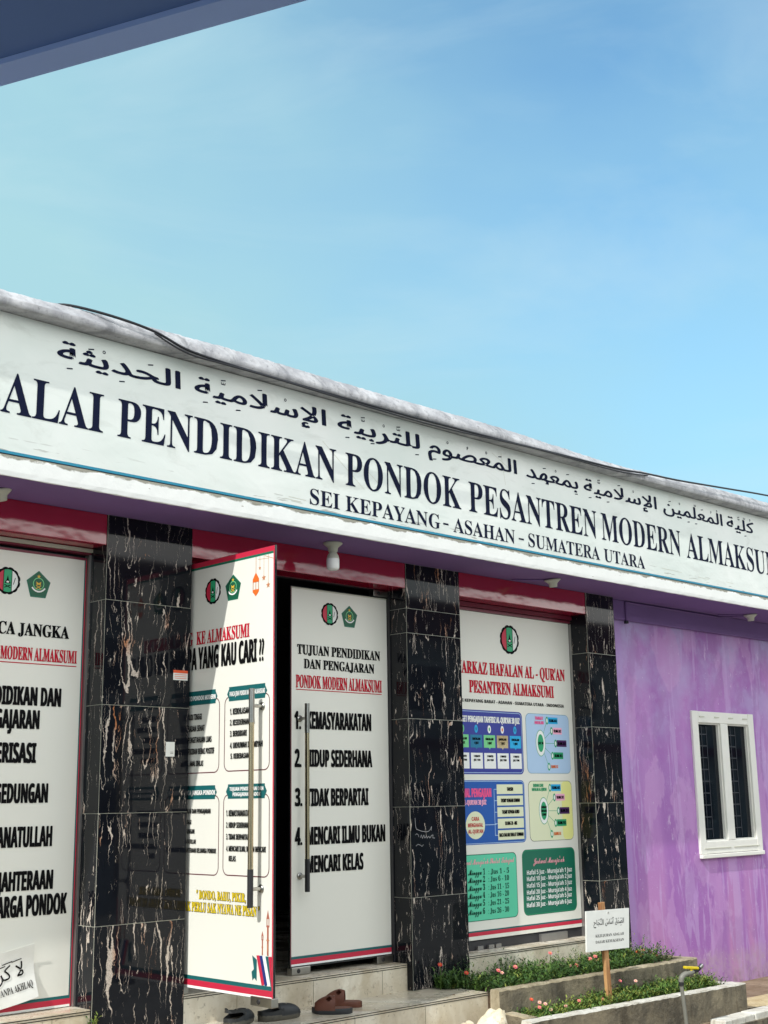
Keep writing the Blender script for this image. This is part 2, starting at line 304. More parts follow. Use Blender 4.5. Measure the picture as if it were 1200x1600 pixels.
# ------------------------------------------------------------------ mesh builder
class MB:
    def __init__(s): s.v, s.f, s.fm, s.sm, s.names = [], [], [], [], []
    def mi(s, m):
        if m not in s.names: s.names.append(m)
        return s.names.index(m)
    def add(s, vs, fs, mat, smooth=False):
        o = len(s.v); k = s.mi(mat); s.v += [tuple(v) for v in vs]
        for f in fs: s.f.append([i+o for i in f]); s.fm.append(k); s.sm.append(smooth)
    def box(s, x0, x1, y0, y1, z0, z1, mat, M=None):
        vs = [Vector((x, y, z)) for x in (x0, x1) for y in (y0, y1) for z in (z0, z1)]
        if M is not None: vs = [M @ v for v in vs]
        s.add(vs, [(0,1,3,2),(4,6,7,5),(0,4,5,1),(2,3,7,6),(0,2,6,4),(1,5,7,3)], mat); return s
    def tube(s, pts, r, mat, n=8, caps=True, rad=None):
        pts = [Vector(p) for p in pts]; vs = []; fs = []; prev = None
        for i, p in enumerate(pts):
            t = (pts[min(i+1, len(pts)-1)] - pts[max(i-1, 0)]).normalized()
            a = prev if prev is not None else (Vector((0,0,1)) if abs(t.z) < 0.9 else Vector((1,0,0)))
            a = (a - t*a.dot(t)).normalized(); prev = a; b = t.cross(a); rr = rad[i] if rad else r
            for k in range(n):
                c = 2*math.pi*k/n; vs.append(p + (a*math.cos(c)+b*math.sin(c))*rr)
        for i in range(len(pts)-1):
            for k in range(n):
                fs.append((i*n+k, i*n+(k+1) % n, (i+1)*n+(k+1) % n, (i+1)*n+k))
        s.add(vs, fs, mat, True)
        if caps: s.add(vs[:n], [tuple(range(n))[::-1]], mat); s.add(vs[-n:], [tuple(range(n))], mat)
        return s
    def lathe(s, prof, c, mat, n=20, axis=(0,0,1)):
        q = Vector((0,0,1)).rotation_difference(Vector(axis)).to_matrix(); vs = []; fs = []
        for r, z in prof:
            for k in range(n): a = 2*math.pi*k/n; vs.append(Vector(c) + q @ Vector((r*math.cos(a), r*math.sin(a), z)))
        for i in range(len(prof)-1):
            for k in range(n): fs.append((i*n+k, i*n+(k+1) % n, (i+1)*n+(k+1) % n, (i+1)*n+k))
        s.add(vs, fs, mat, True); return s
    def blob(s, c, r, mat, seg=14, rings=9, jit=0.0, M=None):
        vs = []; fs = []
        for i in range(rings+1):
            th = math.pi*i/rings
            for k in range(seg):
                ph = 2*math.pi*k/seg; j = 1+random.uniform(-jit, jit)
                p = Vector((math.sin(th)*math.cos(ph)*r[0]*j, math.sin(th)*math.sin(ph)*r[1]*j, math.cos(th)*r[2]*j))
                vs.append(Vector(c) + (M @ p if M is not None else p))
        for i in range(rings):
            for k in range(seg): fs.append((i*seg+k, (i+1)*seg+k, (i+1)*seg+(k+1) % seg, i*seg+(k+1) % seg))
        s.add(vs, fs, mat, True); return s
    def build(s, name, parent=None, origin=None, bevel=0.0):
        base = Vector(origin) if origin is not None else Vector((0,0,0))
        if parent is not None: base = parent['_w'] if '_w' in parent else Vector((0,0,0)); base = Vector(base)
        me = bpy.data.meshes.new(name); me.from_pydata([Vector(v)-base for v in s.v], [], s.f)
        for n in s.names: me.materials.append(MATS[n])
        me.polygons.foreach_set('material_index', s.fm); me.polygons.foreach_set('use_smooth', s.sm); me.update()
        o = bpy.data.objects.new(name, me); COL.objects.link(o)
        if parent is not None: o.parent = parent; o['_w'] = tuple(base)
        else: o.location = base; o['_w'] = tuple(base)
        if bevel:
            b = o.modifiers.new('bevel', 'BEVEL'); b.width = bevel; b.segments = 2; b.limit_method = 'ANGLE'
        return o
def thing(name, loc, label, cat, group=None):
    o = bpy.data.objects.new(name, None); COL.objects.link(o); o.location = loc; o['_w'] = tuple(loc); o.empty_display_size = 0.1
    return tag(o, label, cat, group)
def tag(o, label, cat, group=None):
    o['label'] = label; o['category'] = cat
    if group: o['group'] = group
    return o
def struct(o, kind='structure'): o['kind'] = kind; return o

# ------------------------------------------------------------------ lettering
def conv(s, style):
    a = {'serif': (0x1D400, 0x1D41A, 0x1D7CE), 'slab': (0x1D400, 0x1D41A, 0x1D7CE), 'imp': (0x1D5D4, 0x1D5EE, 0x1D7EC),
         'sans': (0x1D5D4, 0x1D5EE, 0x1D7EC), 'script': (0x1D4D0, 0x1D4EA, 0x1D7CE)}.get(style)
    if not a: return s
    r = ''
    for c in s:
        if 'A' <= c <= 'Z': r += chr(a[0]+ord(c)-65)
        elif 'a' <= c <= 'z': r += chr(a[1]+ord(c)-97)
        elif '0' <= c <= '9': r += chr(a[2]+ord(c)-48)
        else: r += c
    return r
OFF = dict(serif=0.0, slab=0.0, imp=0.0, sans=0.0, script=0.0, arab=0.0, thin=0.0, halo=0.0)
# heavier faces are printed as a few slightly shifted impressions (em units)
BOLD = dict(serif=[(0, 0)], slab=[(-.028, -.006), (-.01, .008), (.01, -.006), (.028, .008)], imp=[(-.055, -.01), (-.028, .01), (0, 0), (.028, .01), (.055, -.01)], sans=[(-.012, 0), (.012, 0)], script=[(-.016, -.006), (.016, .006)],
            arab=[(-.022, -.008), (0, .014), (.022, -.008)], thin=[(0, 0), (.008, .004)], halo=[(.05*math.cos(k*math.pi/4), .035*math.sin(k*math.pi/4)) for k in range(8)])
_tc = {}
def glyphs(s, style):
    key = (s, style)
    if key in _tc: return _tc[key]
    cu = bpy.data.curves.new('tmp', 'FONT'); cu.body = conv(s, 'serif' if style == 'halo' else style); cu.size = 1; cu.resolution_u = 3; cu.offset = OFF[style]
    o = bpy.data.objects.new('tmp', cu); COL.objects.link(o); bpy.context.view_layer.update()
    me = bpy.data.meshes.new_from_object(o.evaluated_get(bpy.context.evaluated_depsgraph_get()))
    vs = [(v.co.x, v.co.y) for v in me.vertices]; fs = [tuple(p.vertices) for p in me.polygons]
    bpy.data.objects.remove(o); bpy.data.curves.remove(cu); bpy.data.meshes.remove(me)
    xs = [v[0] for v in vs] or [0]; _tc[key] = (vs, fs, min(xs), max(xs)); return _tc[key]
def cap(style):
    v = glyphs('\uFE8D' if style in ('arab', 'thin') else 'H', style)[0]; ys = [p[1] for p in v]; return min(ys), max(ys)

class Sheet:
    """flat printed face: fn(u, v, lift) gives the point in space; things are printed on it in thin layers"""
    def __init__(s, mb, fn, step=0.0007): s.mb, s.fn, s.step = mb, fn, step
    def poly(s, pts, mat, layer=1): s.mb.add([s.fn(u, v, layer*s.step) for u, v in pts], [tuple(range(len(pts)))], mat)
    def rect(s, u0, v0, u1, v1, mat, layer=1): s.poly([(u0, v0), (u1, v0), (u1, v1), (u0, v1)], mat, layer)
    def rr(s, u0, v0, u1, v1, r, n=5):
        p = []
        for cx, cy, a0 in ((u1-r, v1-r, 0), (u0+r, v1-r, 90), (u0+r, v0+r, 180), (u1-r, v0+r, 270)):
            for k in range(n+1): a = R(a0+90*k/n); p.append((cx+r*math.cos(a), cy+r*math.sin(a)))
        return p
    def rrect(s, u0, v0, u1, v1, r, mat, layer=1): s.poly(s.rr(u0, v0, u1, v1, r), mat, layer)
    def rring(s, u0, v0, u1, v1, r, t, mat, layer=1):
        a = s.rr(u0, v0, u1, v1, r); b = s.rr(u0+t, v0+t, u1-t, v1-t, max(r-t, 0.002)); n = len(a)
        s.mb.add([s.fn(u, v, layer*s.step) for u, v in a+b], [(i, (i+1) % n, n+(i+1) % n, n+i) for i in range(n)], mat)
    def ell(s, u, v, a, b, mat, layer=1, n=24): s.poly([(u+a*math.cos(2*math.pi*k/n), v+b*math.sin(2*math.pi*k/n)) for k in range(n)], mat, layer)
    def ring(s, u, v, a, t, mat, layer=1, n=20):
        p = [(u+q*math.cos(2*math.pi*k/n), v+q*math.sin(2*math.pi*k/n)) for q in (a, a-t) for k in range(n)]
        s.mb.add([s.fn(x, y, layer*s.step) for x, y in p], [(i, (i+1) % n, n+(i+1) % n, n+i) for i in range(n)], mat)
    def line(s, u0, v0, u1, v1, w, mat, layer=1):
        d = Vector((u1-u0, v1-v0)); n = Vector((-d.y, d.x)).normalized()*w/2
        s.poly([(u0+n.x, v0+n.y), (u1+n.x, v1+n.y), (u1-n.x, v1-n.y), (u0-n.x, v0-n.y)], mat, layer)
    def star(s, u, v, r, mat, layer=1):
        s.poly([(u+(r if k % 2 == 0 else r*0.42)*math.sin(math.pi*k/5), v+(r if k % 2 == 0 else r*0.42)*math.cos(math.pi*k/5)) for k in range(10)], mat, layer)
    def text(s, t, style, mat, u0, u1, v0, h, tail=None, layer=4, keep=None):
        vs, fs, a, b = glyphs(t, style)
        if not vs: return
        c0, c1 = cap(style); sy = h/(c1-c0)
        if tail:
            _, _, ta, tb = glyphs(tail, style); sx = (u1-u0)/(tb-ta); u0 = u1-(b-a)*sx
        sx = (u1-u0)/(b-a)
        cut = keep if keep is not None else -1e9
        vv = [(u0+(x-a)*sx, v0+(y-c0)*sy) for x, y in vs]
        ff = [f for f in fs if min(vv[i][0] for i in f) > cut]
        if tail and keep is not None:
            used = sorted({i for f in ff for i in f}); idx = {o: n for n, o in enumerate(used)}
            vv = [vv[i] for i in used]; ff = [tuple(idx[i] for i in f) for f in ff]
        for k, (du, dv) in enumerate(BOLD[style]): s.mb.add([s.fn(u+du*sx, v+dv*sy, (layer+0.3*k)*s.step) for u, v in vv], ff, mat)
    def ctext(s, t, style, mat, uc, v0, h, wmax, layer=4):
        _, _, a, b = glyphs(t, style); c0, c1 = cap(style); wdt = min((b-a)*h/(c1-c0)*0.8, wmax)
        s.text(t, style, mat, uc-wdt/2, uc+wdt/2, v0, h, None, layer)

ARAB = {'ا': (0xFE8D, 0), 'أ': (0xFE83, 0), 'إ': (0xFE87, 0), 'ب': (0xFE8F, 1), 'ة': (0xFE93, 0), 'ت': (0xFE95, 1), 'ث': (0xFE99, 1), 'ج': (0xFE9D, 1),
        'ح': (0xFEA1, 1), 'د': (0xFEA9, 0), 'ر': (0xFEAD, 0), 'س': (0xFEB1, 1), 'ص': (0xFEB9, 1), 'ع': (0xFEC9, 1), 'ق': (0xFED5, 1), 'ك': (0xFED9, 1),
        'ل': (0xFEDD, 1), 'م': (0xFEE1, 1), 'ن': (0xFEE5, 1), 'ه': (0xFEE9, 1), 'و': (0xFEED, 0), 'ي': (0xFEF1, 1), 'خ': (0xFEA5, 1)}
MARKS = '\u064E\u0650\u064F\u0652\u0651'
def shape(word):
    """letters with their marks -> presentation forms in drawing order (left to right)"""
    L = []
    for c in word:
        if c in MARKS: L[-1][1] += c
        elif L and L[-1][0] == 'ل' and c in 'اإأ': L[-1] = ['ل'+c, L[-1][1]]
        else: L.append([c, ''])
    out = []
    for i, (c, mk) in enumerate(L):
        if c == ' ': out.append((' ', mk, c)); continue
        dual = lambda q: q in ARAB and ARAB[q][1] == 1
        pj = i > 0 and dual(L[i-1][0])
        if len(c) == 2:
            out.append((chr({'ا': 0xFEFB, 'إ': 0xFEF9, 'أ': 0xFEF7}[c[1]]+(1 if pj else 0)), mk, c)); continue
        nj = dual(c) and i+1 < len(L) and L[i+1][0] != ' '
        out.append((chr(ARAB[c][0]+((3 if pj else 2) if nj else (1 if pj else 0))), mk, c))
    return out[::-1]
def arabic(sh, word, mat, u0, u1, v0, h, style='arab', layer=4):
    g = shape(word); t = ''.join(x[0] for x in g)
    vs, fs, a, b = glyphs(t, style); c0, c1 = cap(style); sy = h/(c1-c0); sx = (u1-u0)/(b-a)
    for k, (du, dv) in enumerate(BOLD[style]): sh.mb.add([sh.fn(u0+(x-a+du)*sx, v0+(y-c0+dv)*sy, (layer+0.3*k)*sh.step) for x, y in vs], fs, mat)
    w = h*0.17; th = h*0.045
    for i, (ch, mk, c) in enumerate(g):
        if not mk: continue
        xa = glyphs(t[:i], style)[3] if i else a; xb = glyphs(t[:i+1], style)[3]
        uc = u0+((xa+xb)/2-a)*sx; tall = c[0] in 'اإلكأ'
        top = v0+h*(1.12 if tall else 0.92); bot = v0-h*0.42
        for k, q in enumerate(mk):
            tz = top + (h*0.20 if ('\u0651' in mk and q != '\u0651') else 0)
            if q == '\u064E': sh.line(uc-w, tz, uc+w, tz+h*0.06, th*1.5, mat, layer)
            elif q == '\u0650': sh.line(uc-w, bot, uc+w, bot+h*0.05, th*1.5, mat, layer)
            elif q == '\u0652': sh.ring(uc, tz+h*0.05, h*0.095, th, mat, layer)
            elif q == '\u064F': sh.ring(uc, tz+h*0.06, h*0.075, th, mat, layer); sh.line(uc+h*0.06, tz+h*0.04, uc-h*0.07, tz-h*0.09, th, mat, layer)
            elif q == '\u0651':
                for e in (-1, 0, 1): sh.line(uc+e*w*0.8, tz, uc+e*w*0.8, tz+h*0.12, th, mat, layer)
                sh.line(uc-w*0.8, tz, uc+w*0.8, tz, th*1.3, mat, layer)
def emblem_round(s, u, v, r, L=2):
    n = 80; s.poly([(u+r*(0.93+0.08*abs(math.sin(6*a))**0.6)*math.sin(a), v+r*(0.93+0.08*abs(math.sin(6*a))**0.6)*math.cos(a)) for a in (2*math.pi*k/n for k in range(n))], 'ink_K', L)
    q = r*0.82
    def seg(x0, x1, mat, l):
        p = []; m_ = 10
        for k in range(m_+1): x = x0+(x1-x0)*k/m_; p.append((u+x, v+math.sqrt(max(q*q-x*x, 0))))
        for k in range(m_+1): x = x1+(x0-x1)*k/m_; p.append((u+x, v-math.sqrt(max(q*q-x*x, 0))))
        s.poly(p, mat, l)
    seg(-q*0.98, -q*0.42, 'crimson', L+1); seg(-q*0.36, q*0.36, 'green', L+1); seg(q*0.42, q*0.98, 'ink_W', L+1)
    s.poly([(u, v+q*0.5), (u+q*0.1, v+q*0.1), (u+q*0.3, v-q*0.22), (u-q*0.3, v-q*0.22), (u-q*0.1, v+q*0.1)], 'ink_K', L+2)
    s.ell(u, v-q*0.1, q*0.14, q*0.08, 'ink_W', L+3, 12)
    s.line(u-q*0.3, v-q*0.62, u+q*0.3, v-q*0.36, r*0.06, 'ink_K', L+2); s.line(u-q*0.3, v-q*0.36, u+q*0.3, v-q*0.62, r*0.06, 'ink_K', L+2)
    s.line(u+q*0.55, v-q*0.3, u+q*0.72, v+q*0.3, r*0.05, 'ink_K', L+2)
def emblem_penta(s, u, v, r, L=2):
    pg = lambda k: [(u+x*r*k, v+z*r*k) for x, z in ((0, 1), (0.98, 0.20), (0.62, -1.0), (-0.62, -1.0), (-0.98, 0.20))]
    s.poly(pg(1.0), 'deepgreen', L); s.poly(pg(0.90), 'emblemgreen', L+1)
    s.star(u, v+r*0.56, r*0.17, 'gold', L+2)
    s.ring(u, v+r*0.02, r*0.46, r*0.06, 'leafgreen', L+2)
    s.poly([(u-r*0.2, v+r*0.18), (u, v+r*0.06), (u+r*0.2, v+r*0.18), (u+r*0.16, v-r*0.06), (u-r*0.16, v-r*0.06)], 'gold', L+3)
    s.line(u-r*0.2, v-r*0.36, u+r*0.2, v-r*0.1, r*0.06, 'gold', L+3); s.line(u-r*0.2, v-r*0.1, u+r*0.2, v-r*0.36, r*0.06, 'gold', L+3)
    for k in range(8):
        a0 = R(212+116*k/8); a1 = R(212+116*(k+1)/8)
        s.line(u+r*0.62*math.cos(a0), v+r*0.05+r*0.62*math.sin(a0), u+r*0.62*math.cos(a1), v+r*0.05+r*0.62*math.sin(a1), r*0.12, 'ink_W', L+4)

# ================================================================== SETTING
def sheet_ground():
    mb = MB(); X = [-120, -8, 4.3, 30, 120]; Y = [-120, -4.5, -1.42, -0.98, 120]
    for i in range(4):
        for j in range(4):
            if j == 2 and i == 2: continue                 # the open drain
            mb.add([(X[i], Y[j], 0), (X[i+1], Y[j], 0), (X[i+1], Y[j+1], 0), (X[i], Y[j+1], 0)], [(0, 1, 2, 3)], 'ground_dirt')
    struct(mb.build('ground'))
    mb = MB()                                              # drain channel walls and bed
    mb.box(4.3, 30, -1.42, -1.38, -0.35, -0.004, 'planter_cement'); mb.box(4.3, 30, -1.02, -0.98, -0.35, -0.004, 'planter_cement')
    mb.box(4.3, 30, -1.38, -1.02, -0.35, -0.28, 'drain_dark'); mb.box(4.26, 4.3, -1.42, -0.98, -0.35, -0.004, 'planter_cement')
    struct(mb.build('drain'))
    mb = MB()                                              # broken pale kerb of the drain
    xs = [4.62, 4.9, 5.05, 5.4, 5.9, 6.6, 7.4, 8.6, 10.5, 14, 20, 30]
    for a, b in zip(xs[:-1], xs[1:]):
        j = random.uniform(-0.012, 0.012)
        mb.box(a, b-0.008, -1.0+j, -0.87+j, -0.1, 0.045+random.uniform(-0.006, 0.006), 'kerb_white')
    struct(mb.build('drain_kerb', bevel=0.008))
    mb = MB(); n = 46                                      # low uneven spill of sand by the planter corner
    vs = [(5.95, -0.60, 0.045)]
    for ring in (0.5, 1.0):
        for k in range(n):
            a = 2*math.pi*k/n; q = ring*(1+0.16*math.sin(3*a+1)+0.08*math.sin(7*a))
            vs.append((5.95+0.62*q*math.cos(a), -0.60+0.17*q*math.sin(a), 0.004+0.034*(1-ring)+random.uniform(0, 0.005)))
    fs = [(0, 1+k, 1+(k+1) % n) for k in range(n)] + [(1+k, 1+n+k, 1+n+(k+1) % n, 1+(k+1) % n) for k in range(n)]
    mb.add(vs, fs, 'sand', True); struct(mb.build('sand'), 'stuff')
    mb = MB(); mb.add([(-60, -40, 0.004), (60, -40, 0.004), (60, -1.5, 0.004), (-60, -1.5, 0.004)], [(0, 1, 2, 3)], 'yard_concrete')
    struct(mb.build('yard'))
sheet_ground()

# ================================================================== THE SCHOOL BUILDING
B = thing('school_building', (0, 0, 0), 'low purple school hall with black tiled columns and postered glass doors under a white fascia', 'building')
SOF = 3.278
def column(x0, x1, z0, depth=0.24, extra=None):
    """tile-clad column: every tile is a slab of its own with a fine open joint"""
    mb = MB(); g = 0.0015; t = 0.012
    mb.box(x0+0.0016, x1-0.0016, 0.0016, depth, z0, SOF-0.001, 'holder_grey')
    zs = [z0, 0.38, 0.98, 1.58, 2.18, 2.78]
    if extra: zs += [extra]
    zs = sorted(q for q in zs if q >= z0) + [SOF-0.001]
    for a, b in zip(zs[:-1], zs[1:]):
        if b-a < 0.01: continue
        j = random.uniform(0, 0.0012)
        mb.box(x0+0.0032, x1-0.0032, 0-j, t, a+g, b-g, 'black_tile')
        mb.box(x0-j, x0+0.0025, 0.0032, depth+0.001, a+g, b-g, 'black_tile')
        mb.box(x1-0.0025, x1+j, 0.0032, depth+0.001, a+g, b-g, 'black_tile')
    return mb
def scribble(mb):
    s = Sheet(mb, lambda u, v, l: Vector((u, -0.0022-l, v)), 0.0002)
    P = [[(2.497, 1.505), (2.500, 1.46), (2.507, 1.432), (2.53, 1.424), (2.56, 1.416), (2.60, 1.410), (2.625, 1.412), (2.645, 1.424), (2.660, 1.446), (2.655, 1.418)], [(2.498, 1.392), (2.51, 1.400), (2.525, 1.394), (2.53, 1.378)],
         [(2.545, 1.372), (2.556, 1.392), (2.566, 1.366), (2.580, 1.390), (2.590, 1.368), (2.606, 1.384), (2.612, 1.366), (2.630, 1.382), (2.640, 1.366), (2.655, 1.384), (2.672, 1.388), (2.668, 1.368), (2.690, 1.366)], [(2.50, 1.318), (2.52, 1.330), (2.545, 1.324), (2.56, 1.314), (2.575, 1.326)]]
    for q in P:
        for a, b in zip(q[:-1], q[1:]): s.line(*a, *b, 0.0032, 'graffiti', 1)
def col_obj(x0, x1, z0, extra=None, stickers=False, scrawl=False, label=None):
    cm = column(x0, x1, z0, extra=extra)
    if scrawl: scribble(cm)
    o = cm.build('column', B)
    if label: o['label'] = label
    if stickers:
        m_ = MB(); s = Sheet(m_, lambda u, v, l: Vector((u, -0.0025-l, v)))
        s.rect(0.478, 2.343, 0.582, 2.402, 'paper', 0); s.rect(0.478, 2.385, 0.582, 2.402, 'stickerorange', 1)
        for k in range(3): s.line(0.487, 2.376-k*0.011, 0.573, 2.376-k*0.011, 0.003, 'stickerorange', 1)
        p = m_.build('sticker', o)
        p['label'] = 'small white and orange notice sticker'
        m_ = MB(); s = Sheet(m_, lambda u, v, l: Vector((u, -0.0025-l, v)))
        s.rect(0.437, 1.896, 0.499, 1.980, 'paper', 0)
        for k in range(2): s.line(0.468, 1.914+k*0.008, 0.490, 1.914+k*0.008, 0.002, 'ink_K', 1)
        p = m_.build('sticker', o); p['label'] = 'small blank white label'
    return o
col_obj(0.0, 0.6, 0.388, stickers=True, label='widest black marble tiled column with two small stickers')
col_obj(2.452, 3.015, 0.388, 2.955, scrawl=True, label='black marble tiled column with a white scrawl')
col_obj(4.557, 4.943, 0.05, label='narrow black marble tiled column beside the purple wall')
col_obj(-2.45, -1.85, 0.388)

# red lintels over the three bays
for a, b in ((-1.85, 0.0), (0.6, 2.452), (3.015, 4.557)):
    mb = MB(); mb.box(a+0.002, b-0.002, 0.004, 0.235, 3.098, SOF-0.001, 'red_panel'); mb.build('lintel', B, bevel=0.003)
# purple wall with its window opening, and the beam along its top
mb = MB(); WX0, WX1, WZ0, WZ1 = 6.175, 7.212, 1.125, 2.365
mb.box(4.945, WX0, 0.10, 0.26, -0.2, SOF-0.001, 'purple_wall'); mb.box(WX1, 12.0, 0.10, 0.26, -0.2, SOF-0.001, 'purple_wall')
mb.box(WX0, WX1, 0.10, 0.26, -0.2, WZ0, 'purple_wall'); mb.box(WX0, WX1, 0.10, 0.26, WZ1, SOF-0.001, 'purple_wall')
mb.box(-12, -2.45, 0.10, 0.26, -0.2, SOF-0.001, 'purple_wall')
mb.box(11.9, 12.0, 0.26, 8.0, -0.2, 4.05, 'purple_wall'); mb.box(-12, -11.9, 0.26, 8.0, -0.2, 4.05, 'purple_wall'); mb.box(-12, 12, 8.0, 8.15, -0.2, 4.05, 'purple_wall')
mb.build('wall', B)
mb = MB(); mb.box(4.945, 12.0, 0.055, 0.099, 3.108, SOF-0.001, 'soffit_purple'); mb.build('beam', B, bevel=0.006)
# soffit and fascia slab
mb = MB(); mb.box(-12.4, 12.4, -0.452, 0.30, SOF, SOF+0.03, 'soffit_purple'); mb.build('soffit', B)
def fascia():
    mb = MB(); n = 420; x0, x1 = -12.4, 12.4; prof = [(-0.452, 3.274), (-0.463, 3.276), (-0.466, 3.30), (-0.466, 3.37), (-0.463, 3.384), (-0.456, 3.386)]
    vs = []; fs = []; k = len(prof)
    for i in range(n+1):
        x = x0+(x1-x0)*i/n
        for j, (y, z) in enumerate(prof):
            e = random.uniform(-1, 1); vs.append((x, y+0.0008*e, z+(0.0018*random.uniform(-1, 1) if j in (0, 1) else 0)))
    for i in range(n):
        for j in range(k-1): fs.append((i*k+j, (i+1)*k+j, (i+1)*k+j+1, i*k+j+1))
    mb.add(vs, fs, 'fascia_edge', False)
    mb.box(x0, x1, -0.450, -0.30, SOF+0.032, 4.16, 'plaster_white')
    mb.build('fascia', B)
    # ragged cement coping
    mb = MB(); n = 1300
    prof = [(-0.40, 4.150, 0), (-0.548, 4.151, 1), (-0.556, 4.153, 1), (-0.561, 4.158, 1), (-0.563, 4.172, 2), (-0.563, 4.188, 2), (-0.560, 4.194, 3), (-0.550, 4.207, 5), (-0.534, 4.228, 6), (-0.515, 4.248, 6), (-0.505, 4.258, 5), (-0.492, 4.265, 4), (-0.46, 4.270, 3), (-0.20, 4.272, 1), (-0.20, 4.12, 0)]
    k = len(prof); vs = []; fs = []; ph = [random.uniform(0, 6.28) for _ in range(40)]
    def rough(x, j): return sum(math.sin(x*f_+ph[q]+j*(0.9+0.37*q))*a_ for q, (f_, a_) in enumerate(((5.3, 0.5), (11.7, 0.45), (23.0, 0.4), (41.0, 0.35), (77.0, 0.3))))
    for i in range(n+1):
        x = x0+(x1-x0)*i/n; sag = 0.016*math.sin(x*0.9+0.4)+0.008*math.sin(x*2.3+1.0)+(0.024*max(0, x-4.2)/2)
        for j, (y, z, am) in enumerate(prof):
            q = am*0.001
            vs.append((x, y+q*(0.7*rough(x, j)+0.5*random.uniform(-1, 1)), z+q*(0.7*rough(x+3, j*1.3)+0.5*random.uniform(-1, 1))+(sag if j > 6 and j < k-1 else sag*0.3 if j > 0 and j < k-1 else 0)))
    for i in range(n):
        for j in range(k-1): fs.append((i*k+j, (i+1)*k+j, (i+1)*k+j+1, i*k+j+1))
    mb.add(vs, fs, 'coping_cement', True); mb.build('coping', B)
    mb = MB(); mb.box(-12.3, 12.3, -0.29, 8.2, 4.03, 4.10, 'coping_cement'); mb.build('roof', B)
fascia()

# window
W = None
def window():
    mb = MB(); y0, y1 = 0.078, 0.20; f = 0.085
    mb.box(WX0-0.012, WX0+f, y0, y1, WZ0-0.01, WZ1+0.01, 'ceramic_white'); mb.box(WX1-f, WX1+0.012, y0, y1, WZ0-0.01, WZ1+0.01, 'ceramic_white')
    mb.box(WX0+f, WX1-f, y0+0.002, y1, WZ1-0.095, WZ1+0.008, 'ceramic_white'); mb.box(WX0+f, WX1-f, y0+0.002, y1, WZ0-0.008, WZ0+0.10, 'ceramic_white')
    xm = (WX0+WX1)/2; mb.box(xm-0.062, xm+0.062, y0+0.001, y1, WZ0+0.10, WZ1-0.095, 'ceramic_white')
    fr = mb.build('window', B, bevel=0.006); fr['label'] = 'white framed twin casement window with dark glass'
    for a, b in ((WX0+f, xm-0.062), (xm+0.062, WX1-f)):
        m2 = MB(); m2.box(a, b, 0.125, 0.131, WZ0+0.10, WZ1-0.095, 'glass_dark'); m2.build('pane', fr)
        m2 = MB(); t = 0.012                              # thin sash lines round each pane, hinge slots in the frame head
        m2.box(a, a+t, 0.100, 0.125, WZ0+0.10, WZ1-0.095, 'ceramic_white'); m2.box(b-t, b, 0.100, 0.125, WZ0+0.10, WZ1-0.095, 'ceramic_white')
        m2.box(a+t, b-t, 0.100, 0.125, WZ1-0.107, WZ1-0.095, 'ceramic_white'); m2.box(a+t, b-t, 0.100, 0.125, WZ0+0.10, WZ0+0.112, 'ceramic_white')
        for q in (a+0.02, b-0.10): m2.box(q, q+0.08, 0.0745, 0.0795, WZ1-0.045, WZ1-0.036, 'holder_grey')
        m2.box(a-0.04, b+0.03, 0.0745, 0.0795, WZ0+0.035, WZ0+0.042, 'holder_grey')
        m2.build('sash', fr)
        m2 = MB()                                         # security bars inside
        for k in range(9): m2.box(a+t, a+(b-a)*0.5, 0.1215, 0.1245, WZ1-0.20-0.105*k, WZ1-0.19-0.105*k, 'bar_grey')
        for q in (0.28, 0.5): m2.box(a+(b-a)*q-0.005, a+(b-a)*q+0.005, 0.1205, 0.1212, WZ0+0.13, WZ1-0.12, 'bar_grey')
        m2.build('grille', fr)
    mb = MB()                                              # grille behind the glass
    mb.box(WX0-0.012, WX1+0.012, 0.062, 0.100, WZ0-0.045, WZ0-0.011, 'ceramic_white'); mb.build('sill', fr, bevel=0.005)
window()

# conduit under the soffit
mb = MB(); mb.tube([(5.19, 0.046, 3.262), (5.9, 0.046, 3.262), (6.70, 0.046, 3.262), (6.84, -0.16, 3.266)], 0.007, 'soffit_purple')
mb.tube([(5.19, 0.046, 3.262), (5.19, 0.046, 3.10)], 0.009, 'soffit_purple'); mb.lathe([(0.0, 0.012), (0.018, 0.012), (0.02, -0.012), (0.0, -0.014)], (5.19, 0.05, 3.09), 'cable_black')
mb.build('conduit', B)

# steps, thresholds and interior
mb = MB()
mb.box(-12, 2.742, -0.40, 0.10, -0.1, 0.386, 'marble')
for z in (0.366, 0.379): mb.box(-12, 2.742, -0.4022, -0.4000, z, z+0.004, 'ink_K')
for x in (0.95, 1.55, 2.15): mb.box(x, x+0.002, -0.4015, -0.4, 0.0, 0.364, 'planter_cement')
mb.build('step', B)['label'] = 'lower cream marble step where the shoes lie'
for a, b, y in ((-1.85, 0.0, 0.012), (0.6, 2.452, 0.055), (3.015, 4.557, 0.03)):
    mb = MB(); mb.box(a, b, y, 0.30, 0.10, 0.556, 'marble')
    for z in (0.533, 0.546): mb.box(a, b, y-0.0022, y, z, z+0.004, 'ink_K')
    x = a+0.42
    while x < b: mb.box(x, x+0.002, y-0.0012, y, 0.38, 0.531, 'planter_cement'); x += 0.6
    mb.build('threshold', B)
mb = MB()
mb.box(-11.9, 11.9, 0.30, 8.0, 0.40, 0.55, 'marble'); mb.build('floor', B)
mb = MB()
mb.box(-2.4, 11.9, 4.6, 4.7, 0.55, 4.0, 'interior_dark'); mb.box(-2.5, -2.4, 0.3, 4.7, 0.55, 4.0, 'interior_dark'); mb.box(4.70, 4.8, 0.27, 4.6, 0.55, 4.0, 'interior_dark')
mb.box(-2.4, 4.7, 0.30, 4.6, 3.42, 3.46, 'interior_dark'); mb.build('interior_wall', B)

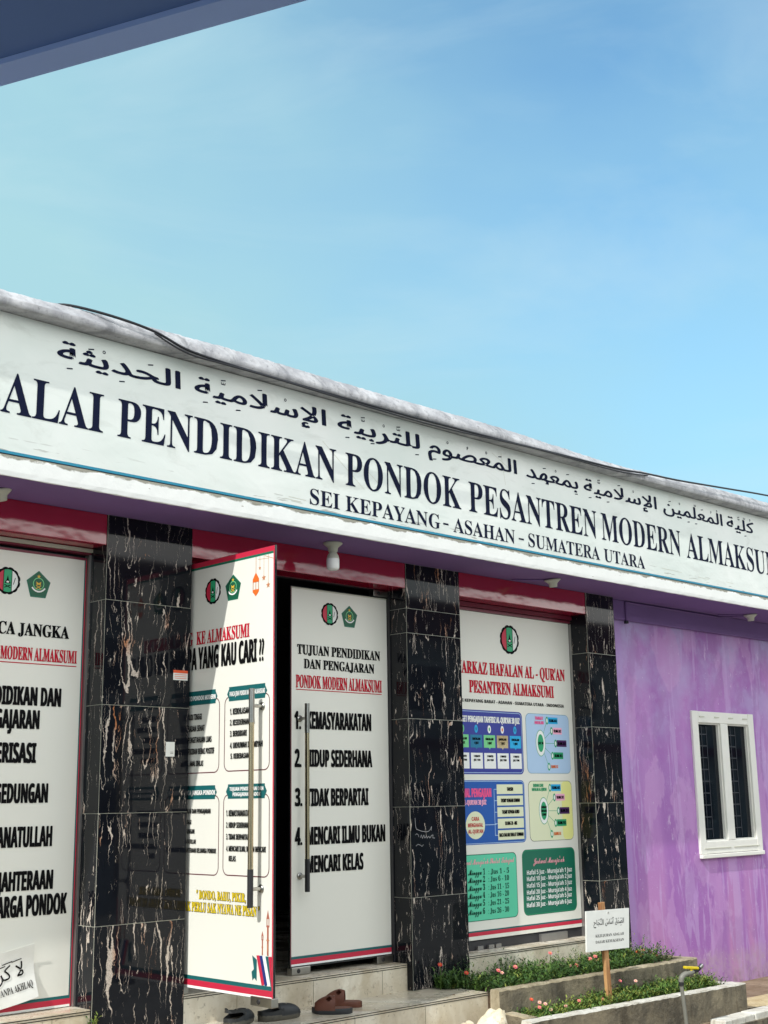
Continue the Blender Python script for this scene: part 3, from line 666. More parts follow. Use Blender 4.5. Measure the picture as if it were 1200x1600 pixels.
# ---------------------------------------------------------------- glass doors and their posters
YF = 0.188
def wall_fn(u, v, l): return Vector((u, YF-l, v))
def stripes(s, u0, u1, z, edge_r=None):
    s.rect(u0, z, u1, z+0.012, 'ink_W', 1); s.rect(u0, z+0.012, u1, z+0.042, 'crimson', 1); s.rect(u0, z+0.042, u1, z+0.058, 'teal', 1)
def handle(door, top, bot, pos, out, r=0.016):
    """long pull bar on two stand-offs; pos(t) -> point on the door face, out = direction away from it"""
    mb = MB(); o = Vector(out)
    a, b = pos(top)+o*0.078, pos(bot)+o*0.078; L = (a-b).length
    mb.tube([b, b+Vector((0, 0, L*0.17))], r*1.05, 'rubber', 12); mb.tube([b+Vector((0, 0, L*0.17)), b+Vector((0, 0, L*0.84))], r*0.95, 'brass', 12)
    mb.tube([b+Vector((0, 0, L*0.84)), a], r*1.05, 'steel', 12)
    for z in (bot+0.095, top-0.095):
        mb.tube([pos(z), pos(z)+o*0.078], 0.010, 'steel', 10); mb.lathe([(0.0, 0.008), (0.022, 0.007), (0.022, 0.0)], pos(z), 'steel', 14, out)
    mb.build('handle', door)
def door(label, x0, x1, z0=0.600, z1=3.045):
    mb = MB(); mb.box(x0, x1, 0.19, 0.202, z0, z1, 'door_glass'); d = mb.build('door', B); d['label'] = label; return d
def fitting(d, x0, x1, z0, z1, y0=0.172, y1=0.222):
    mb = MB(); mb.box(x0, x1, y0, y1, z0, z1, 'steel'); c = ((x0+x1)/2, y0, (z0+z1)/2)
    mb.lathe([(0.0, 0.004), (0.014, 0.004), (0.014, 0.0)], (x0+(x1-x0)*0.35, y0, c[2]), 'rubber', 14, (0, -1, 0)); mb.build('patch_fitting', d, bevel=0.003)
TXT_CLOSED = [
    ('TUJUAN PENDIDIKAN', 'slab', 'K', 1.600, 2.365, 2.591, 0.064, None),
    ('DAN PENGAJARAN', 'slab', 'K', 1.658, 2.307, 2.498, 0.062, None),
    ('PONDOK MODERN ALMAKSUMI', 'slab', 'R', 1.588, 2.378, 2.368, 0.082, None),
    ('1.', 'imp', 'K', 1.577, 1.628, 2.095, 0.115, None),
    ('KEMASYARAKATAN', 'imp', 'K', 1.688, 2.269, 2.099, 0.113, None),
    ('2.', 'imp', 'K', 1.580, 1.632, 1.849, 0.114, None),
    ('HIDUP SEDERHANA', 'imp', 'K', 1.680, 2.274, 1.852, 0.110, None),
    ('3.', 'imp', 'K', 1.583, 1.639, 1.600, 0.112, None),
    ('TIDAK BERPARTAI', 'imp', 'K', 1.684, 2.234, 1.598, 0.111, None),
    ('4.', 'imp', 'K', 1.583, 1.638, 1.354, 0.110, None),
    ('MENCARI ILMU BUKAN', 'imp', 'K', 1.687, 2.389, 1.353, 0.111, None),
    ('MENCARI KELAS', 'imp', 'K', 1.686, 2.180, 1.177, 0.105, None),]
TXT_LEFT = [
    ('PANCA JANGKA', 'slab', 'K', -0.436, -0.119, 2.560, 0.067, 'JANGKA'),
    ('PONDOK MODERN ALMAKSUMI', 'slab', 'R', -0.537, -0.062, 2.422, 0.070, 'MODERN ALMAKSUMI'),
    ('1. PENDIDIKAN DAN', 'imp', 'K', -0.513, -0.155, 2.173, 0.100, 'IDIKAN DAN'),
    ('PENGAJARAN', 'imp', 'K', -0.506, -0.284, 2.045, 0.101, 'AJARAN'),
    ('2. KADERISASI', 'imp', 'K', -0.494, -0.296, 1.860, 0.106, 'RISASI'),
    ('3. PERGEDUNGAN', 'imp', 'K', -0.485, -0.212, 1.645, 0.102, 'EDUNGAN'),
    ('4. KHIZANATULLAH', 'imp', 'K', -0.459, -0.175, 1.411, 0.106, 'NATULLAH'),
    ('5. KESEJAHTERAAN', 'imp', 'K', -0.463, -0.159, 1.184, 0.099, 'AHTERAAN'),
    ('KELUARGA PONDOK', 'imp', 'K', -0.439, -0.068, 1.049, 0.107, 'RGA PONDOK'),]
TXT_RIGHT = [
    ("MARKAZ HAFALAN AL - QUR'AN", 'slab', 'R', 3.221, 4.470, 2.557, 0.091, "ARKAZ HAFALAN AL - QUR'AN"),
    ('PESANTREN ALMAKSUMI', 'slab', 'R', 3.300, 4.317, 2.414, 0.091, None),
    ('SEI KEPAYANG BARAT - ASAHAN - SUMATERA UTARA - INDONESIA', 'sans', 'K', 3.218, 4.443, 2.340, 0.024, 'I KEPAYANG BARAT - ASAHAN - SUMATERA UTARA - INDONESIA'),
    ("TARGET PENGAJIAN TAHFIDZ AL-QUR'AN 30 JUZ", 'imp', 'W', 3.230, 3.872, 2.192, 0.045, "ET PENGAJIAN TAHFIDZ AL-QUR'AN 30 JUZ"),
    ("Jadwal Muroja'ah Sholat Tahajud", 'script', 'P', 3.232, 3.751, 1.155, 0.039, "al Muroja'ah Sholat Tahajud"),
    ('Minggu 1', 'script', 'K', 3.229, 3.413, 1.081, 0.040, None),
    (': Jus 1 - 5', 'serif', 'K', 3.452, 3.685, 1.081, 0.036, None),
    ('Minggu 2', 'script', 'K', 3.226, 3.410, 1.027, 0.039, None),
    (': Jus 6 - 10', 'serif', 'K', 3.450, 3.682, 1.028, 0.036, None),
    ('Minggu 3', 'script', 'K', 3.224, 3.408, 0.971, 0.039, None),
    (': Jus 11 - 15', 'serif', 'K', 3.447, 3.679, 0.970, 0.037, None),
    ('Minggu 4', 'script', 'K', 3.222, 3.405, 0.915, 0.039, None),
    (': Jus 16 - 20', 'serif', 'K', 3.444, 3.676, 0.917, 0.036, None),
    ('Minggu 5', 'script', 'K', 3.219, 3.402, 0.861, 0.039, None),
    (': Jus 21 - 25', 'serif', 'K', 3.441, 3.673, 0.861, 0.036, None),
    ('Minggu 6', 'script', 'K', 3.217, 3.399, 0.804, 0.038, None),
    (': Jus 26 - 30', 'serif', 'K', 3.438, 3.670, 0.802, 0.036, None),
    ("Jadwal Muroja'ah", 'script', 'P', 3.975, 4.358, 1.131, 0.042, None),
    ("Hafal 5 Juz - Muroja'ah 1 Juz", 'sans', 'W', 3.894, 4.448, 1.054, 0.033, None),
    ("Hafal 10 Juz - Muroja'ah 2 Juz", 'sans', 'W', 3.891, 4.444, 1.007, 0.033, None),
    ("Hafal 15 Juz - Muroja'ah 3 Juz", 'sans', 'W', 3.888, 4.441, 0.958, 0.033, None),
    ("Hafal 20 Juz - Muroja'ah 4 Juz", 'sans', 'W', 3.885, 4.437, 0.909, 0.032, None),
    ("Hafal 25 Juz - Muroja'ah 5 Juz", 'sans', 'W', 3.882, 4.433, 0.865, 0.032, None),
    ("Hafal 30 Juz - Muroja'ah 6 Juz", 'sans', 'W', 3.879, 4.429, 0.816, 0.032, None),]
TXT_OPEN = [
    ('SELAMAT DATANG  KE ALMAKSUMI', 'slab', 'R', 0.216, 0.728, 2.559, 0.076, 'KE ALMAKSUMI'),
    ('APA YANG KAU CARI ??', 'imp', 'K', 0.171, 0.861, 2.411, 0.128, 'A YANG KAU CARI ??'),
    ('1. KEIKHLASAN', 'sans', 'K', 0.556, 0.731, 2.123, 0.034, None),
    ('2. KESEDERHANAAN', 'sans', 'K', 0.557, 0.781, 2.061, 0.032, None),
    ('3. BERDIKARI', 'sans', 'K', 0.558, 0.711, 1.998, 0.032, None),
    ('4. UKHUWAH ISLAMIYAH', 'sans', 'K', 0.559, 0.855, 1.932, 0.032, None),
    ('5. KEBEBASAN', 'sans', 'K', 0.565, 0.734, 1.873, 0.029, None),
    ('1. BUDI TINGGI', 'sans', 'K', 0.159, 0.282, 2.112, 0.033, 'UDI TINGGI'),
    ('2. BADAN SEHAT', 'sans', 'K', 0.162, 0.310, 2.044, 0.034, 'ADAN SEHAT'),
    ('3. PENGETAHUAN LUAS', 'sans', 'K', 0.164, 0.380, 1.977, 0.033, 'ENGETAHUAN LUAS'),
    ('4. PIKIRAN BEBAS POSITIF', 'sans', 'K', 0.166, 0.408, 1.910, 0.033, 'IKIRAN BEBAS POSITIF'),
    ('5. AMAL IKHLAS', 'sans', 'K', 0.168, 0.303, 1.841, 0.031, 'AMAL IKHLAS'),
    ('1. KEMASYARAKATAN', 'sans', 'K', 0.531, 0.752, 1.554, 0.033, None),
    ('2. HIDUP SEDERHANA', 'sans', 'K', 0.532, 0.745, 1.490, 0.030, None),
    ('3. TIDAK BERPARTAI', 'sans', 'K', 0.533, 0.735, 1.426, 0.030, None),
    ('4. MENCARI ILMU, BUKAN MENCARI', 'sans', 'K', 0.535, 0.888, 1.362, 0.029, None),
    ('KELAS', 'sans', 'K', 0.559, 0.622, 1.308, 0.029, None),
    ('1. PENDIDIKAN DAN PENGAJARAN', 'sans', 'K', 0.165, 0.381, 1.570, 0.026, 'AN DAN PENGAJARAN'),
    ('2. KADERISASI', 'sans', 'K', 0.167, 0.195, 1.509, 0.024, 'ASI'),
    ('3. PERGEDUNGAN', 'sans', 'K', 0.169, 0.227, 1.455, 0.026, 'NGAN'),
    ('4. KHIZANATULLAH', 'sans', 'K', 0.171, 0.242, 1.398, 0.025, 'ATULLAH'),
    ('5. KESEJAHTERAAN KELUARGA PONDOK', 'sans', 'K', 0.172, 0.439, 1.348, 0.026, 'TERAAN KELUARGA PONDOK'),
    ('" BONDO, BAHU, PIKIR,', 'serif', 'Y', 0.258, 0.715, 1.094, 0.044, None),
    ('KALAU TIDAK PERLU SAK NYAWA NE PISAN "', 'serif', 'Y', 0.170, 0.836, 1.023, 0.049, 'K PERLU SAK NYAWA NE PISAN "'),]

# closed door of the middle bay
d = door('closed glass door listing four aims on its poster', 1.543, 2.440)
mb = MB(); s = Sheet(mb, wall_fn); s.rect(1.545, 0.612, 2.438, 3.040, 'poster_white', 0)
for a in (1.545,): s.rect(a, 0.612, a+0.006, 3.040, 'frame_maroon', 1)
s.rect(1.551, 3.030, 2.438, 3.040, 'holder_grey', 1); stripes(s, 1.551, 2.438, 0.612)
emblem_round(s, 1.892, 2.882, 0.078); emblem_penta(s, 2.076, 2.882, 0.076)
for t, st, c, a, b, z, h, tail in TXT_CLOSED: s.text(t, st, 'ink_'+c, a, b, z, h, tail)
s.rect(1.588, 2.352, 2.378, 2.357, 'ink_R', 3)
mb.build('poster', d)
handle(d, 2.257, 1.065, lambda z: Vector((1.620, YF, z)), (0, -1, 0))
fitting(d, 1.545, 1.700, 0.560, 0.606); fitting(d, 2.290, 2.438, 0.560, 0.606); fitting(d, 2.300, 2.438, 3.048, 3.092)
# left bay door
d = door('glass door with long list poster seen behind the leaning white sheet', -0.925, -0.016)
mb = MB(); s = Sheet(mb, wall_fn); s.rect(-0.923, 0.560, -0.018, 3.042, 'poster_white', 0)
s.rect(-0.024, 0.560, -0.018, 3.042, 'crimson', 1); s.rect(-0.032, 0.618, -0.024, 3.03, 'teal', 1); s.rect(-0.923, 3.028, -0.018, 3.042, 'frame_maroon', 2); stripes(s, -0.923, -0.024, 0.560)
emblem_round(s, -0.516, 2.857, 0.078); emblem_penta(s, -0.325, 2.857, 0.077)
for t, st, c, a, b, z, h, tail in TXT_LEFT: s.text(t, st, 'ink_'+c, a, b, z, h, tail)
s.rect(-0.90, 2.402, -0.062, 2.407, 'ink_R', 3)
p = mb.build('poster', d)
d2 = door('plain dark glass door', -1.84, -0.935)
mb = MB()
for dx in (-0.012,): mb.box(dx-0.002, dx+0.011, 0.165, 0.215, 0.557, 3.06, 'aluminium')
mb.box(-1.84, -0.001, 0.170, 0.215, 3.062, 3.094, 'frame_maroon'); mb.box(-1.84, -0.001, 0.150, 0.169, 3.074, 3.094, 'holder_grey')
mb.build('door_frame', B)
# middle bay frame head
mb = MB(); mb.box(0.602, 2.450, 0.180, 0.225, 3.094, 3.0975, 'dark_frame'); mb.box(0.602, 0.618, 0.165, 0.225, 0.557, 3.09, 'dark_frame'); mb.box(2.443, 2.451, 0.165, 0.225, 0.557, 3.09, 'dark_frame'); mb.build('door_frame', B)

# right bay: fixed glass with the memorising programme poster
d = door('glass panel covered by a programme poster of blue and green boxes', 3.018, 4.552, 0.640)
mb = MB(); s = Sheet(mb, wall_fn); s.rect(3.020, 0.628, 4.550, 3.035, 'poster_white', 0)
for z0, z1, mt in ((0.655, 0.681, 'crimson'), (0.681, 0.692, 'teal')): s.rect(3.020, z0, 4.550, z1, mt, 1)
emblem_round(s, 3.790, 2.848, 0.115)
for t, st, c, a, b, z, h, tail in TXT_RIGHT: s.text(t, st, 'ink_'+c, a, b, z, h, tail)
s.rrect(3.030, 1.806, 3.908, 2.284, 0.04, 'navyblue', 1); s.rring(3.040, 1.816, 3.898, 2.274, 0.035, 0.004, 'skyblue', 2)
for i, (uc, mt, m2) in enumerate(((3.060, 'cyan', 'ink_W'), (3.212, 'leafgreen', 'green'), (3.364, 'cyan', 'petrol'), (3.514, 'ink_W', 'green'), (3.665, 'ink_W', 'orange'), (3.815, 'cyan', 'petrol'))):
    if i < 1: continue
    s.ell(uc, 2.142, 0.019, 0.030, mt, 2); s.ell(uc, 2.142, 0.008, 0.014, m2, 3)
for i, (a, mt) in enumerate(((3.146, 'leafgreen'), (3.297, 'petrol'), (3.447, 'leafgreen'), (3.598, 'sand'), (3.751, 'cyan'))):
    s.rect(a, 2.003, a+0.131, 2.098, mt, 2); s.poly([(a+0.055, 2.003), (a+0.066, 1.990), (a+0.077, 2.003)], mt, 2)
    s.rect(a, 1.848, a+0.133, 1.964, 'ink_W', 2)
    s.ctext('HAFALAN', 'imp', 'ink_K', a+0.065, 2.060, 0.017, 0.10); s.ctext('%d JUZ' % (5-i), 'imp', 'ink_K', a+0.065, 2.030, 0.017, 0.06)
    s.ctext('1 WAKTU', 'imp', 'ink_K', a+0.066, 1.933, 0.014, 0.085); s.ctext('JUZ / THN', 'imp', 'ink_K', a+0.066, 1.905, 0.014, 0.085)
for z0, z1, bgm, (bu, bv), nodes, ttl, tc_, mid in (
    (1.814, 2.280, 'skyblue', (4.125, 2.050), ((4.215, 2.229), (4.268, 2.148), (4.313, 2.050), (4.268, 1.953), (4.218, 1.867)), ('TARGET', 'HAFALAN'), 'hotpink', ('JUZ 30',)),
    (1.298, 1.757, 'cream', (4.130, 1.527), ((4.217, 1.703), (4.268, 1.628), (4.312, 1.524), (4.272, 1.431), (4.218, 1.349)), ('KAIDAH LUAR', "HAFALAN AL-QUR'AN"), 'green', ('KAIDAH', 'HAFALAN', 'LUAR'))):
    s.rrect(3.950, z0, 4.497, z1, 0.045, 'petrol' if bgm == 'skyblue' else 'ink_K', 1); s.rrect(3.953, z0+0.003, 4.494, z1-0.003, 0.043, bgm, 2)
    if bgm == 'cream': s.rrect(4.36, z0+0.005, 4.492, z1-0.005, 0.042, 'lemon', 2.4)
    for nu, nv in nodes: s.line(bu, bv, nu, nv, 0.0035, 'green', 2.8)
    s.ell(bu, bv, 0.060, 0.104, 'green', 3); s.ell(bu, bv, 0.056, 0.099, 'ink_W', 3.4); s.ell(bu, bv, 0.037, 0.070, 'green', 3.8)
    for k, q in enumerate(mid): s.ctext(q, 'imp', 'ink_K', bu, bv-0.009+(len(mid)-1)*0.014-k*0.028, 0.018, 0.066, 5)
    for k, ((nu, nv), mt) in enumerate(zip(nodes, ('cyan', 'pink', 'plum', 'green', None))):
        w_ = (0.115, 0.11, 0.12, 0.115, 0.10)[k]
        if mt: s.rect(nu+0.016, nv-0.025, nu+0.022+w_, nv+0.027, mt, 3)
        s.ctext(('ULANG 40 X', 'ULANG 30 X', 'ULANG 20 X', 'ULANG 10 X', 'ULANG 5 X')[k], 'imp', 'ink_K' if k != 4 else 'orange', nu+0.02+w_/2, nv-0.010, 0.022, w_*0.85, 5)
        s.ell(nu, nv, 0.017, 0.031, 'green', 3.6); s.ell(nu, nv, 0.009, 0.018, 'ink_W', 4.2)
    if len(ttl[1]) < 9: s.ctext(ttl[0], 'imp', tc_, 4.115, 2.233, 0.024, 0.10); s.ctext(ttl[1], 'imp', tc_, 4.115, 2.198, 0.024, 0.11)
    else: s.text(ttl[0], 'imp', tc_, 4.010, 4.135, 1.711, 0.023); s.text(ttl[1], 'imp', tc_, 3.993, 4.172, 1.680, 0.023)
s.rrect(3.030, 1.296, 3.905, 1.762, 0.04, 'blue', 1); s.rring(3.036, 1.302, 3.899, 1.756, 0.037, 0.004, 'skyblue', 2)
s.text("JADWAL PENGAJIAN", 'imp', 'hotpink', 3.227, 3.510, 1.640, 0.062, "AL PENGAJIAN"); s.text("AL-QUR'AN 30 JUZ", 'imp', 'pink', 3.190, 3.451, 1.584, 0.035)
s.ell(3.325, 1.436, 0.106, 0.100, 'cream', 2, 32)
for k, q in enumerate(('CARA', 'MENGHAFAL', "AL-QUR'AN")): s.ctext(q, 'sans', 'ink_R', 3.325, 1.468-k*0.045, 0.028, 0.165, 4)
s.line(3.430, 1.436, 3.560, 1.436, 0.005, 'skyblue', 2); s.line(3.545, 1.353, 3.545, 1.695, 0.005, 'skyblue', 2)
for k, (q, ww) in enumerate((('TAHSIN', 0.07), ("TASMI' DENGAN KAWAN", 0.22), ("TASMI' KEPADA GURU", 0.20), ('ULANG 20 - 40X', 0.14), ('BACA DALAM SHALAT SUNNAH', 0.28))):
    z = 1.659-k*0.0845; s.rect(3.577, z, 3.882, z+0.072, 'cream', 2); s.line(3.545, z+0.036, 3.577, z+0.036, 0.005, 'skyblue', 2)
    s.text(q, 'imp', 'ink_K', 3.730-ww/2, 3.730+ww/2, z+0.024, 0.026)
s.rrect(3.030, 0.757, 3.778, 1.228, 0.04, 'deepgreen', 1); s.rrect(3.030, 0.762, 3.772, 1.222, 0.038, 'mint', 2)
s.rrect(3.844, 0.756, 4.498, 1.240, 0.05, 'deepgreen', 1); s.rring(3.850, 0.762, 4.492, 1.234, 0.046, 0.003, 'green', 2)
mb.build('poster', d)
mb = MB(); mb.box(3.017, 4.555, 0.172, 0.215, 3.037, 3.058, 'frame_maroon'); mb.box(3.017, 4.555, 0.150, 0.215, 3.062, 3.094, 'frame_maroon'); mb.box(4.5535, 4.5565, 0.165, 0.215, 0.557, 3.03, 'aluminium')
mb.box(3.02, 4.55, 0.195, 0.215, 0.557, 0.62, 'dark_frame'); mb.box(4.02, 4.34, 0.170, 0.194, 0.557, 0.612, 'aluminium')
for x in (3.30, 3.42, 3.50): mb.box(x, x+0.06, 0.176, 0.194, 0.557, 0.585, 'aluminium')
mb.build('door_frame', B)

# ---------------------------------------------------------------- the open leaf, standing out square to the front
LX = 0.630
def leaf_fn(u, v, l): return Vector((LX-0.002-l, 0.19-u, v))
mb = MB(); mb.box(LX, LX+0.012, 0.19-0.955, 0.185, 0.602, 3.062, 'door_glass'); d = mb.build('door', B)
d['label'] = 'open glass door swung out square, its poster facing left'
mb = MB(); s = Sheet(mb, leaf_fn); s.rect(0.012, 0.604, 0.953, 3.060, 'poster_white', 0)
s.rect(0.012, 3.030, 0.953, 3.060, 'crimson', 1); s.rect(0.012, 3.016, 0.953, 3.030, 'deepgreen', 1); s.rect(0.943, 0.604, 0.953, 3.030, 'crimson', 1.5)
s.rect(0.012, 0.604, 0.943, 0.618, 'ink_W', 1); s.rect(0.012, 0.618, 0.943, 0.650, 'crimson', 1); s.rect(0.012, 0.650, 0.943, 0.672, 'teal', 1)
emblem_round(s, 0.372, 2.866, 0.078); emblem_penta(s, 0.569, 2.866, 0.076)
# hanging lantern and stars
s.line(0.783, 2.905, 0.783, 3.016, 0.004, 'goldcopper', 1)
s.poly([(0.783, 2.925), (0.812, 2.885), (0.812, 2.868), (0.754, 2.868), (0.754, 2.885)], 'orange', 2); s.poly([(0.754, 2.825), (0.812, 2.825), (0.812, 2.812), (0.783, 2.785), (0.754, 2.812)], 'orange', 2)
for q in (0.758, 0.783, 0.808): s.line(q, 2.825, q, 2.868, 0.005, 'goldcopper', 2)
for q, z in ((0.819, 2.945), (0.856, 2.884), (0.896, 2.837)): s.line(q, z, q, 3.016, 0.0025, 'goldcopper', 1); s.star(q, z, 0.020 if z < 2.9 else 0.013, 'goldcopper', 2)
s.line(0.862, 3.012, 0.943, 2.985, 0.003, 'goldcopper', 1); s.line(0.80, 2.998, 0.90, 2.992, 0.002, 'goldcopper', 1)
# four framed lists
for u0, u1, z0, z1, hz0, hz1 in ((0.050, 0.455, 1.798, 2.230, 2.198, 2.280), (0.500, 0.916, 1.801, 2.228, 2.200, 2.282), (0.050, 0.462, 1.224, 1.672, 1.650, 1.728), (0.500, 0.918, 1.228, 1.675, 1.650, 1.730)):
    s.rring(u0, z0, u1, z1, 0.045, 0.006, 'maroon', 1)
    a, b = u0+0.024, u1-0.024; zm = (hz0+hz1)/2
    s.poly([(a, zm), (a+0.018, hz0+0.012), (a+0.018, hz0), (b-0.018, hz0), (b-0.018, hz0+0.012), (b, zm), (b-0.018, hz1-0.012), (b-0.018, hz1), (a+0.018, hz1), (a+0.018, hz1-0.012)], 'teal', 2)
for q, u0, u1, z, h in (('PANCA JIWA PONDOK MODERN ALMAKSUMI', 0.55, 0.875, 2.228, 0.026), ('MOTTO PONDOK MODERN', 0.10, 0.415, 2.225, 0.026), ('PANCA JANGKA PONDOK', 0.10, 0.425, 1.675, 0.026), ('TUJUAN PENDIDIKAN DAN', 0.56, 0.865, 1.694, 0.020), ('PENGAJARAN PONDOK', 0.59, 0.84, 1.664, 0.020)):
    s.text(q, 'imp', 'ink_W', u0, u1, z, h)
for t, st, c, a, b, z, h, tail in TXT_OPEN:
    if c == 'Y':
        s.text(t, 'halo', 'ink_K', a, b, z, h, tail, 2.5); s.text(t, 'slab', 'ink_Y', a, b, z, h, tail, 4.5)
    else: s.text(t, 'imp' if st == 'sans' else st, 'ink_'+c, a, b, z, h, tail)
# minarets and a striped ribbon in the lower corner
for uc, z0, z1, ww in ((0.908, 0.826, 1.062, 0.026), (0.862, 0.826, 0.950, 0.018)):
    H = z1-z0; wv = ww/2
    s.rect(uc-wv*0.55, z0, uc+wv*0.55, z0+H*0.62, 'copper', 1); s.rect(uc-wv*0.9, z0+H*0.32, uc+wv*0.9, z0+H*0.35, 'goldcopper', 2)
    s.rect(uc-wv, z0+H*0.62, uc+wv, z0+H*0.66, 'copper', 1)
    for e in (-0.8, 0, 0.8): s.rect(uc+e*wv-0.002, z0+H*0.66, uc+e*wv+0.002, z0+H*0.80, 'copper', 1)
    s.poly([(uc-wv, z0+H*0.80), (uc+wv, z0+H*0.80), (uc+wv*0.6, z0+H*0.88), (uc, z0+H), (uc-wv*0.6, z0+H*0.88)], 'copper', 1)
    s.rect(uc-wv*0.3, z0+H*0.1, uc+wv*0.2, z0+H*0.26, 'goldcopper', 2)
s.poly([(0.775, 0.820), (0.815, 0.800), (0.815, 0.690), (0.795, 0.705), (0.778, 0.690), (0.770, 0.735), (0.790, 0.750)], 'teal', 1)
for k, mt in enumerate(('crimson', 'ribbonblue', 'ink_W', 'teal', 'crimson')):
    a = 0.812+k*0.026
    s.poly([(a, 0.822), (a+0.026, 0.824), (min(a+0.075, 0.943), 0.74 if k > 2 else 0.69), (min(a+0.062, 0.943), 0.673), (min(a+0.045, 0.94), 0.673)], mt, 2+0.3*k)
s.poly([(0.012, 0.80), (0.045, 0.79), (0.060, 0.73), (0.035, 0.70), (0.012, 0.69)], 'teal', 1)
mb.build('poster', d)
handle(d, 2.249, 1.075, lambda z: Vector((LX-0.002, 0.19-0.851, z)), (-1, 0, 0))
mb = MB(); mb.box(LX-0.018, LX+0.030, 0.19-0.960, 0.19-0.780, 0.566, 0.614, 'steel'); mb.lathe([(0, 0.004), (0.014, 0.004), (0.014, 0)], (LX-0.018, -0.66, 0.590), 'rubber', 14, (-1, 0, 0)); mb.build('patch_fitting', d, bevel=0.003)
mb = MB(); mb.box(LX-0.018, LX+0.030, 0.04, 0.19, 0.566, 0.614, 'steel'); mb.build('patch_fitting', d, bevel=0.003)

# ================================================================== FASCIA SIGN
mb = MB(); s = Sheet(mb, lambda u, v, l: Vector((u, -0.4625-l, v)), 0.0008)
mb.box(-3.3, 9.6, -0.4625, -0.4515, 3.388, 4.146, 'banner')
s.rect(-3.3, 3.387, 9.6, 3.405, 'tealline', 1); s.rect(-3.3, 3.387, 9.6, 3.390, 'ink_N', 1.5)
Z0, H = 3.606, 0.216
s.text('BALAI', 'serif', 'ink_N', -0.944, -0.338, Z0, H, 'ALAI', 2)
for q, a, b in (('PENDIDIKAN', -0.246, 1.375), ('PONDOK', 1.456, 2.552), ('PESANTREN', 2.634, 4.130), ('MODERN', 4.190, 5.310), ('ALMAKSUMI', 5.396, 7.06)):
    s.text(q, 'serif', 'ink_N', a, b, Z0, H, None, 2)
for q, a, b in (('SEI KEPAYANG', 1.152, 2.333), ('-', 2.362, 2.415), ('ASAHAN', 2.463, 3.124), ('-', 3.165, 3.225), ('SUMATERA', 3.276, 4.150), ('UTARA', 4.205, 4.762)):
    if q == '-': s.rect(a, 3.472, b, 3.484, 'ink_N', 2)
    else: s.text(q, 'serif', 'ink_N', a, b, 3.434, 0.100, None, 2)
for q, a, b in (('الحَدِيْثَةِ', -0.629, 0.160), ('الإِسْلَامِيَّةِ', 0.269, 1.285), ('لِلتَّرْبِيَّةِ', 1.394, 2.142), ('المَعْصُوْمِ', 2.233, 3.171), ('بِمَعْهَدِ', 3.286, 3.909), ('الإِسْلَامِيَّةِ', 3.990, 4.981), ('الْمُعَلِّمِيْنَ', 5.085, 6.008), ('كُلِّيَّة', 6.085, 6.547)):
    arabic(s, q, 'ink_N', a, b, 3.966, 0.104, 'arab', 2)
for (a, z, b, z2) in ((1.26, 3.86, 1.62, 3.60), (1.55, 3.80, 1.75, 3.66), (2.9, 4.08, 3.12, 3.98), (3.0, 4.10, 3.04, 3.86)): s.line(a, z, b, z2, 0.003, 'holder_grey', 1)
for a, b, z in ((0.95, 1.08, 3.44), (0.98, 1.12, 3.455), (1.0, 1.09, 3.432), (5.0, 5.3, 3.47), (5.55, 5.72, 3.455), (6.0, 6.12, 3.46)): s.line(a, z, b, z-0.004, 0.003, 'holder_grey', 1)
tag(mb.build('sign_banner', origin=(3.1, -0.46, 3.388)), 'long white sign with Arabic and dark blue Latin lettering across the fascia', 'sign')

# ================================================================== SMALL THINGS
# cable along the coping
def smooth(pts, n=5):
    P = [Vector(p) for p in pts]; out = []
    for i in range(len(P)-1):
        p0, p1, p2, p3 = P[max(i-1, 0)], P[i], P[i+1], P[min(i+2, len(P)-1)]
        for k in range(n):
            t = k/n; out.append(0.5*((2*p1)+(p2-p0)*t+(2*p0-5*p1+4*p2-p3)*t*t+(3*p1-p0-3*p2+p3)*t**3))
    return out+[P[-1]]
CB = [(-0.66, -0.40, 4.278), (-0.58, -0.48, 4.276), (-0.36, -0.555, 4.250), (-0.10, -0.576, 4.222), (0.12, -0.578, 4.168), (0.4, -0.578, 4.150), (0.78, -0.578, 4.142), (1.7, -0.578, 4.136), (2.3, -0.577, 4.140), (3.0, -0.577, 4.150), (3.44, -0.577, 4.160), (4.25, -0.577, 4.175), (4.7, -0.575, 4.205), (5.16, -0.575, 4.225), (5.9, -0.575, 4.275), (6.65, -0.575, 4.325), (7.6, -0.56, 4.37), (9.5, -0.54, 4.42), (12.6, -0.54, 4.5)]
mb = MB(); mb.tube(smooth(CB), 0.008, 'cable_black', 7)
mb.tube(smooth([(x, y-0.006, z-0.014-0.010*math.sin(i*1.7)) for i, (x, y, z) in enumerate(CB[3:13])]), 0.006, 'cable_black', 6)
tag(mb.build('cable', origin=CB[0]), 'slack black cable draped along the cement coping above the sign', 'cable')

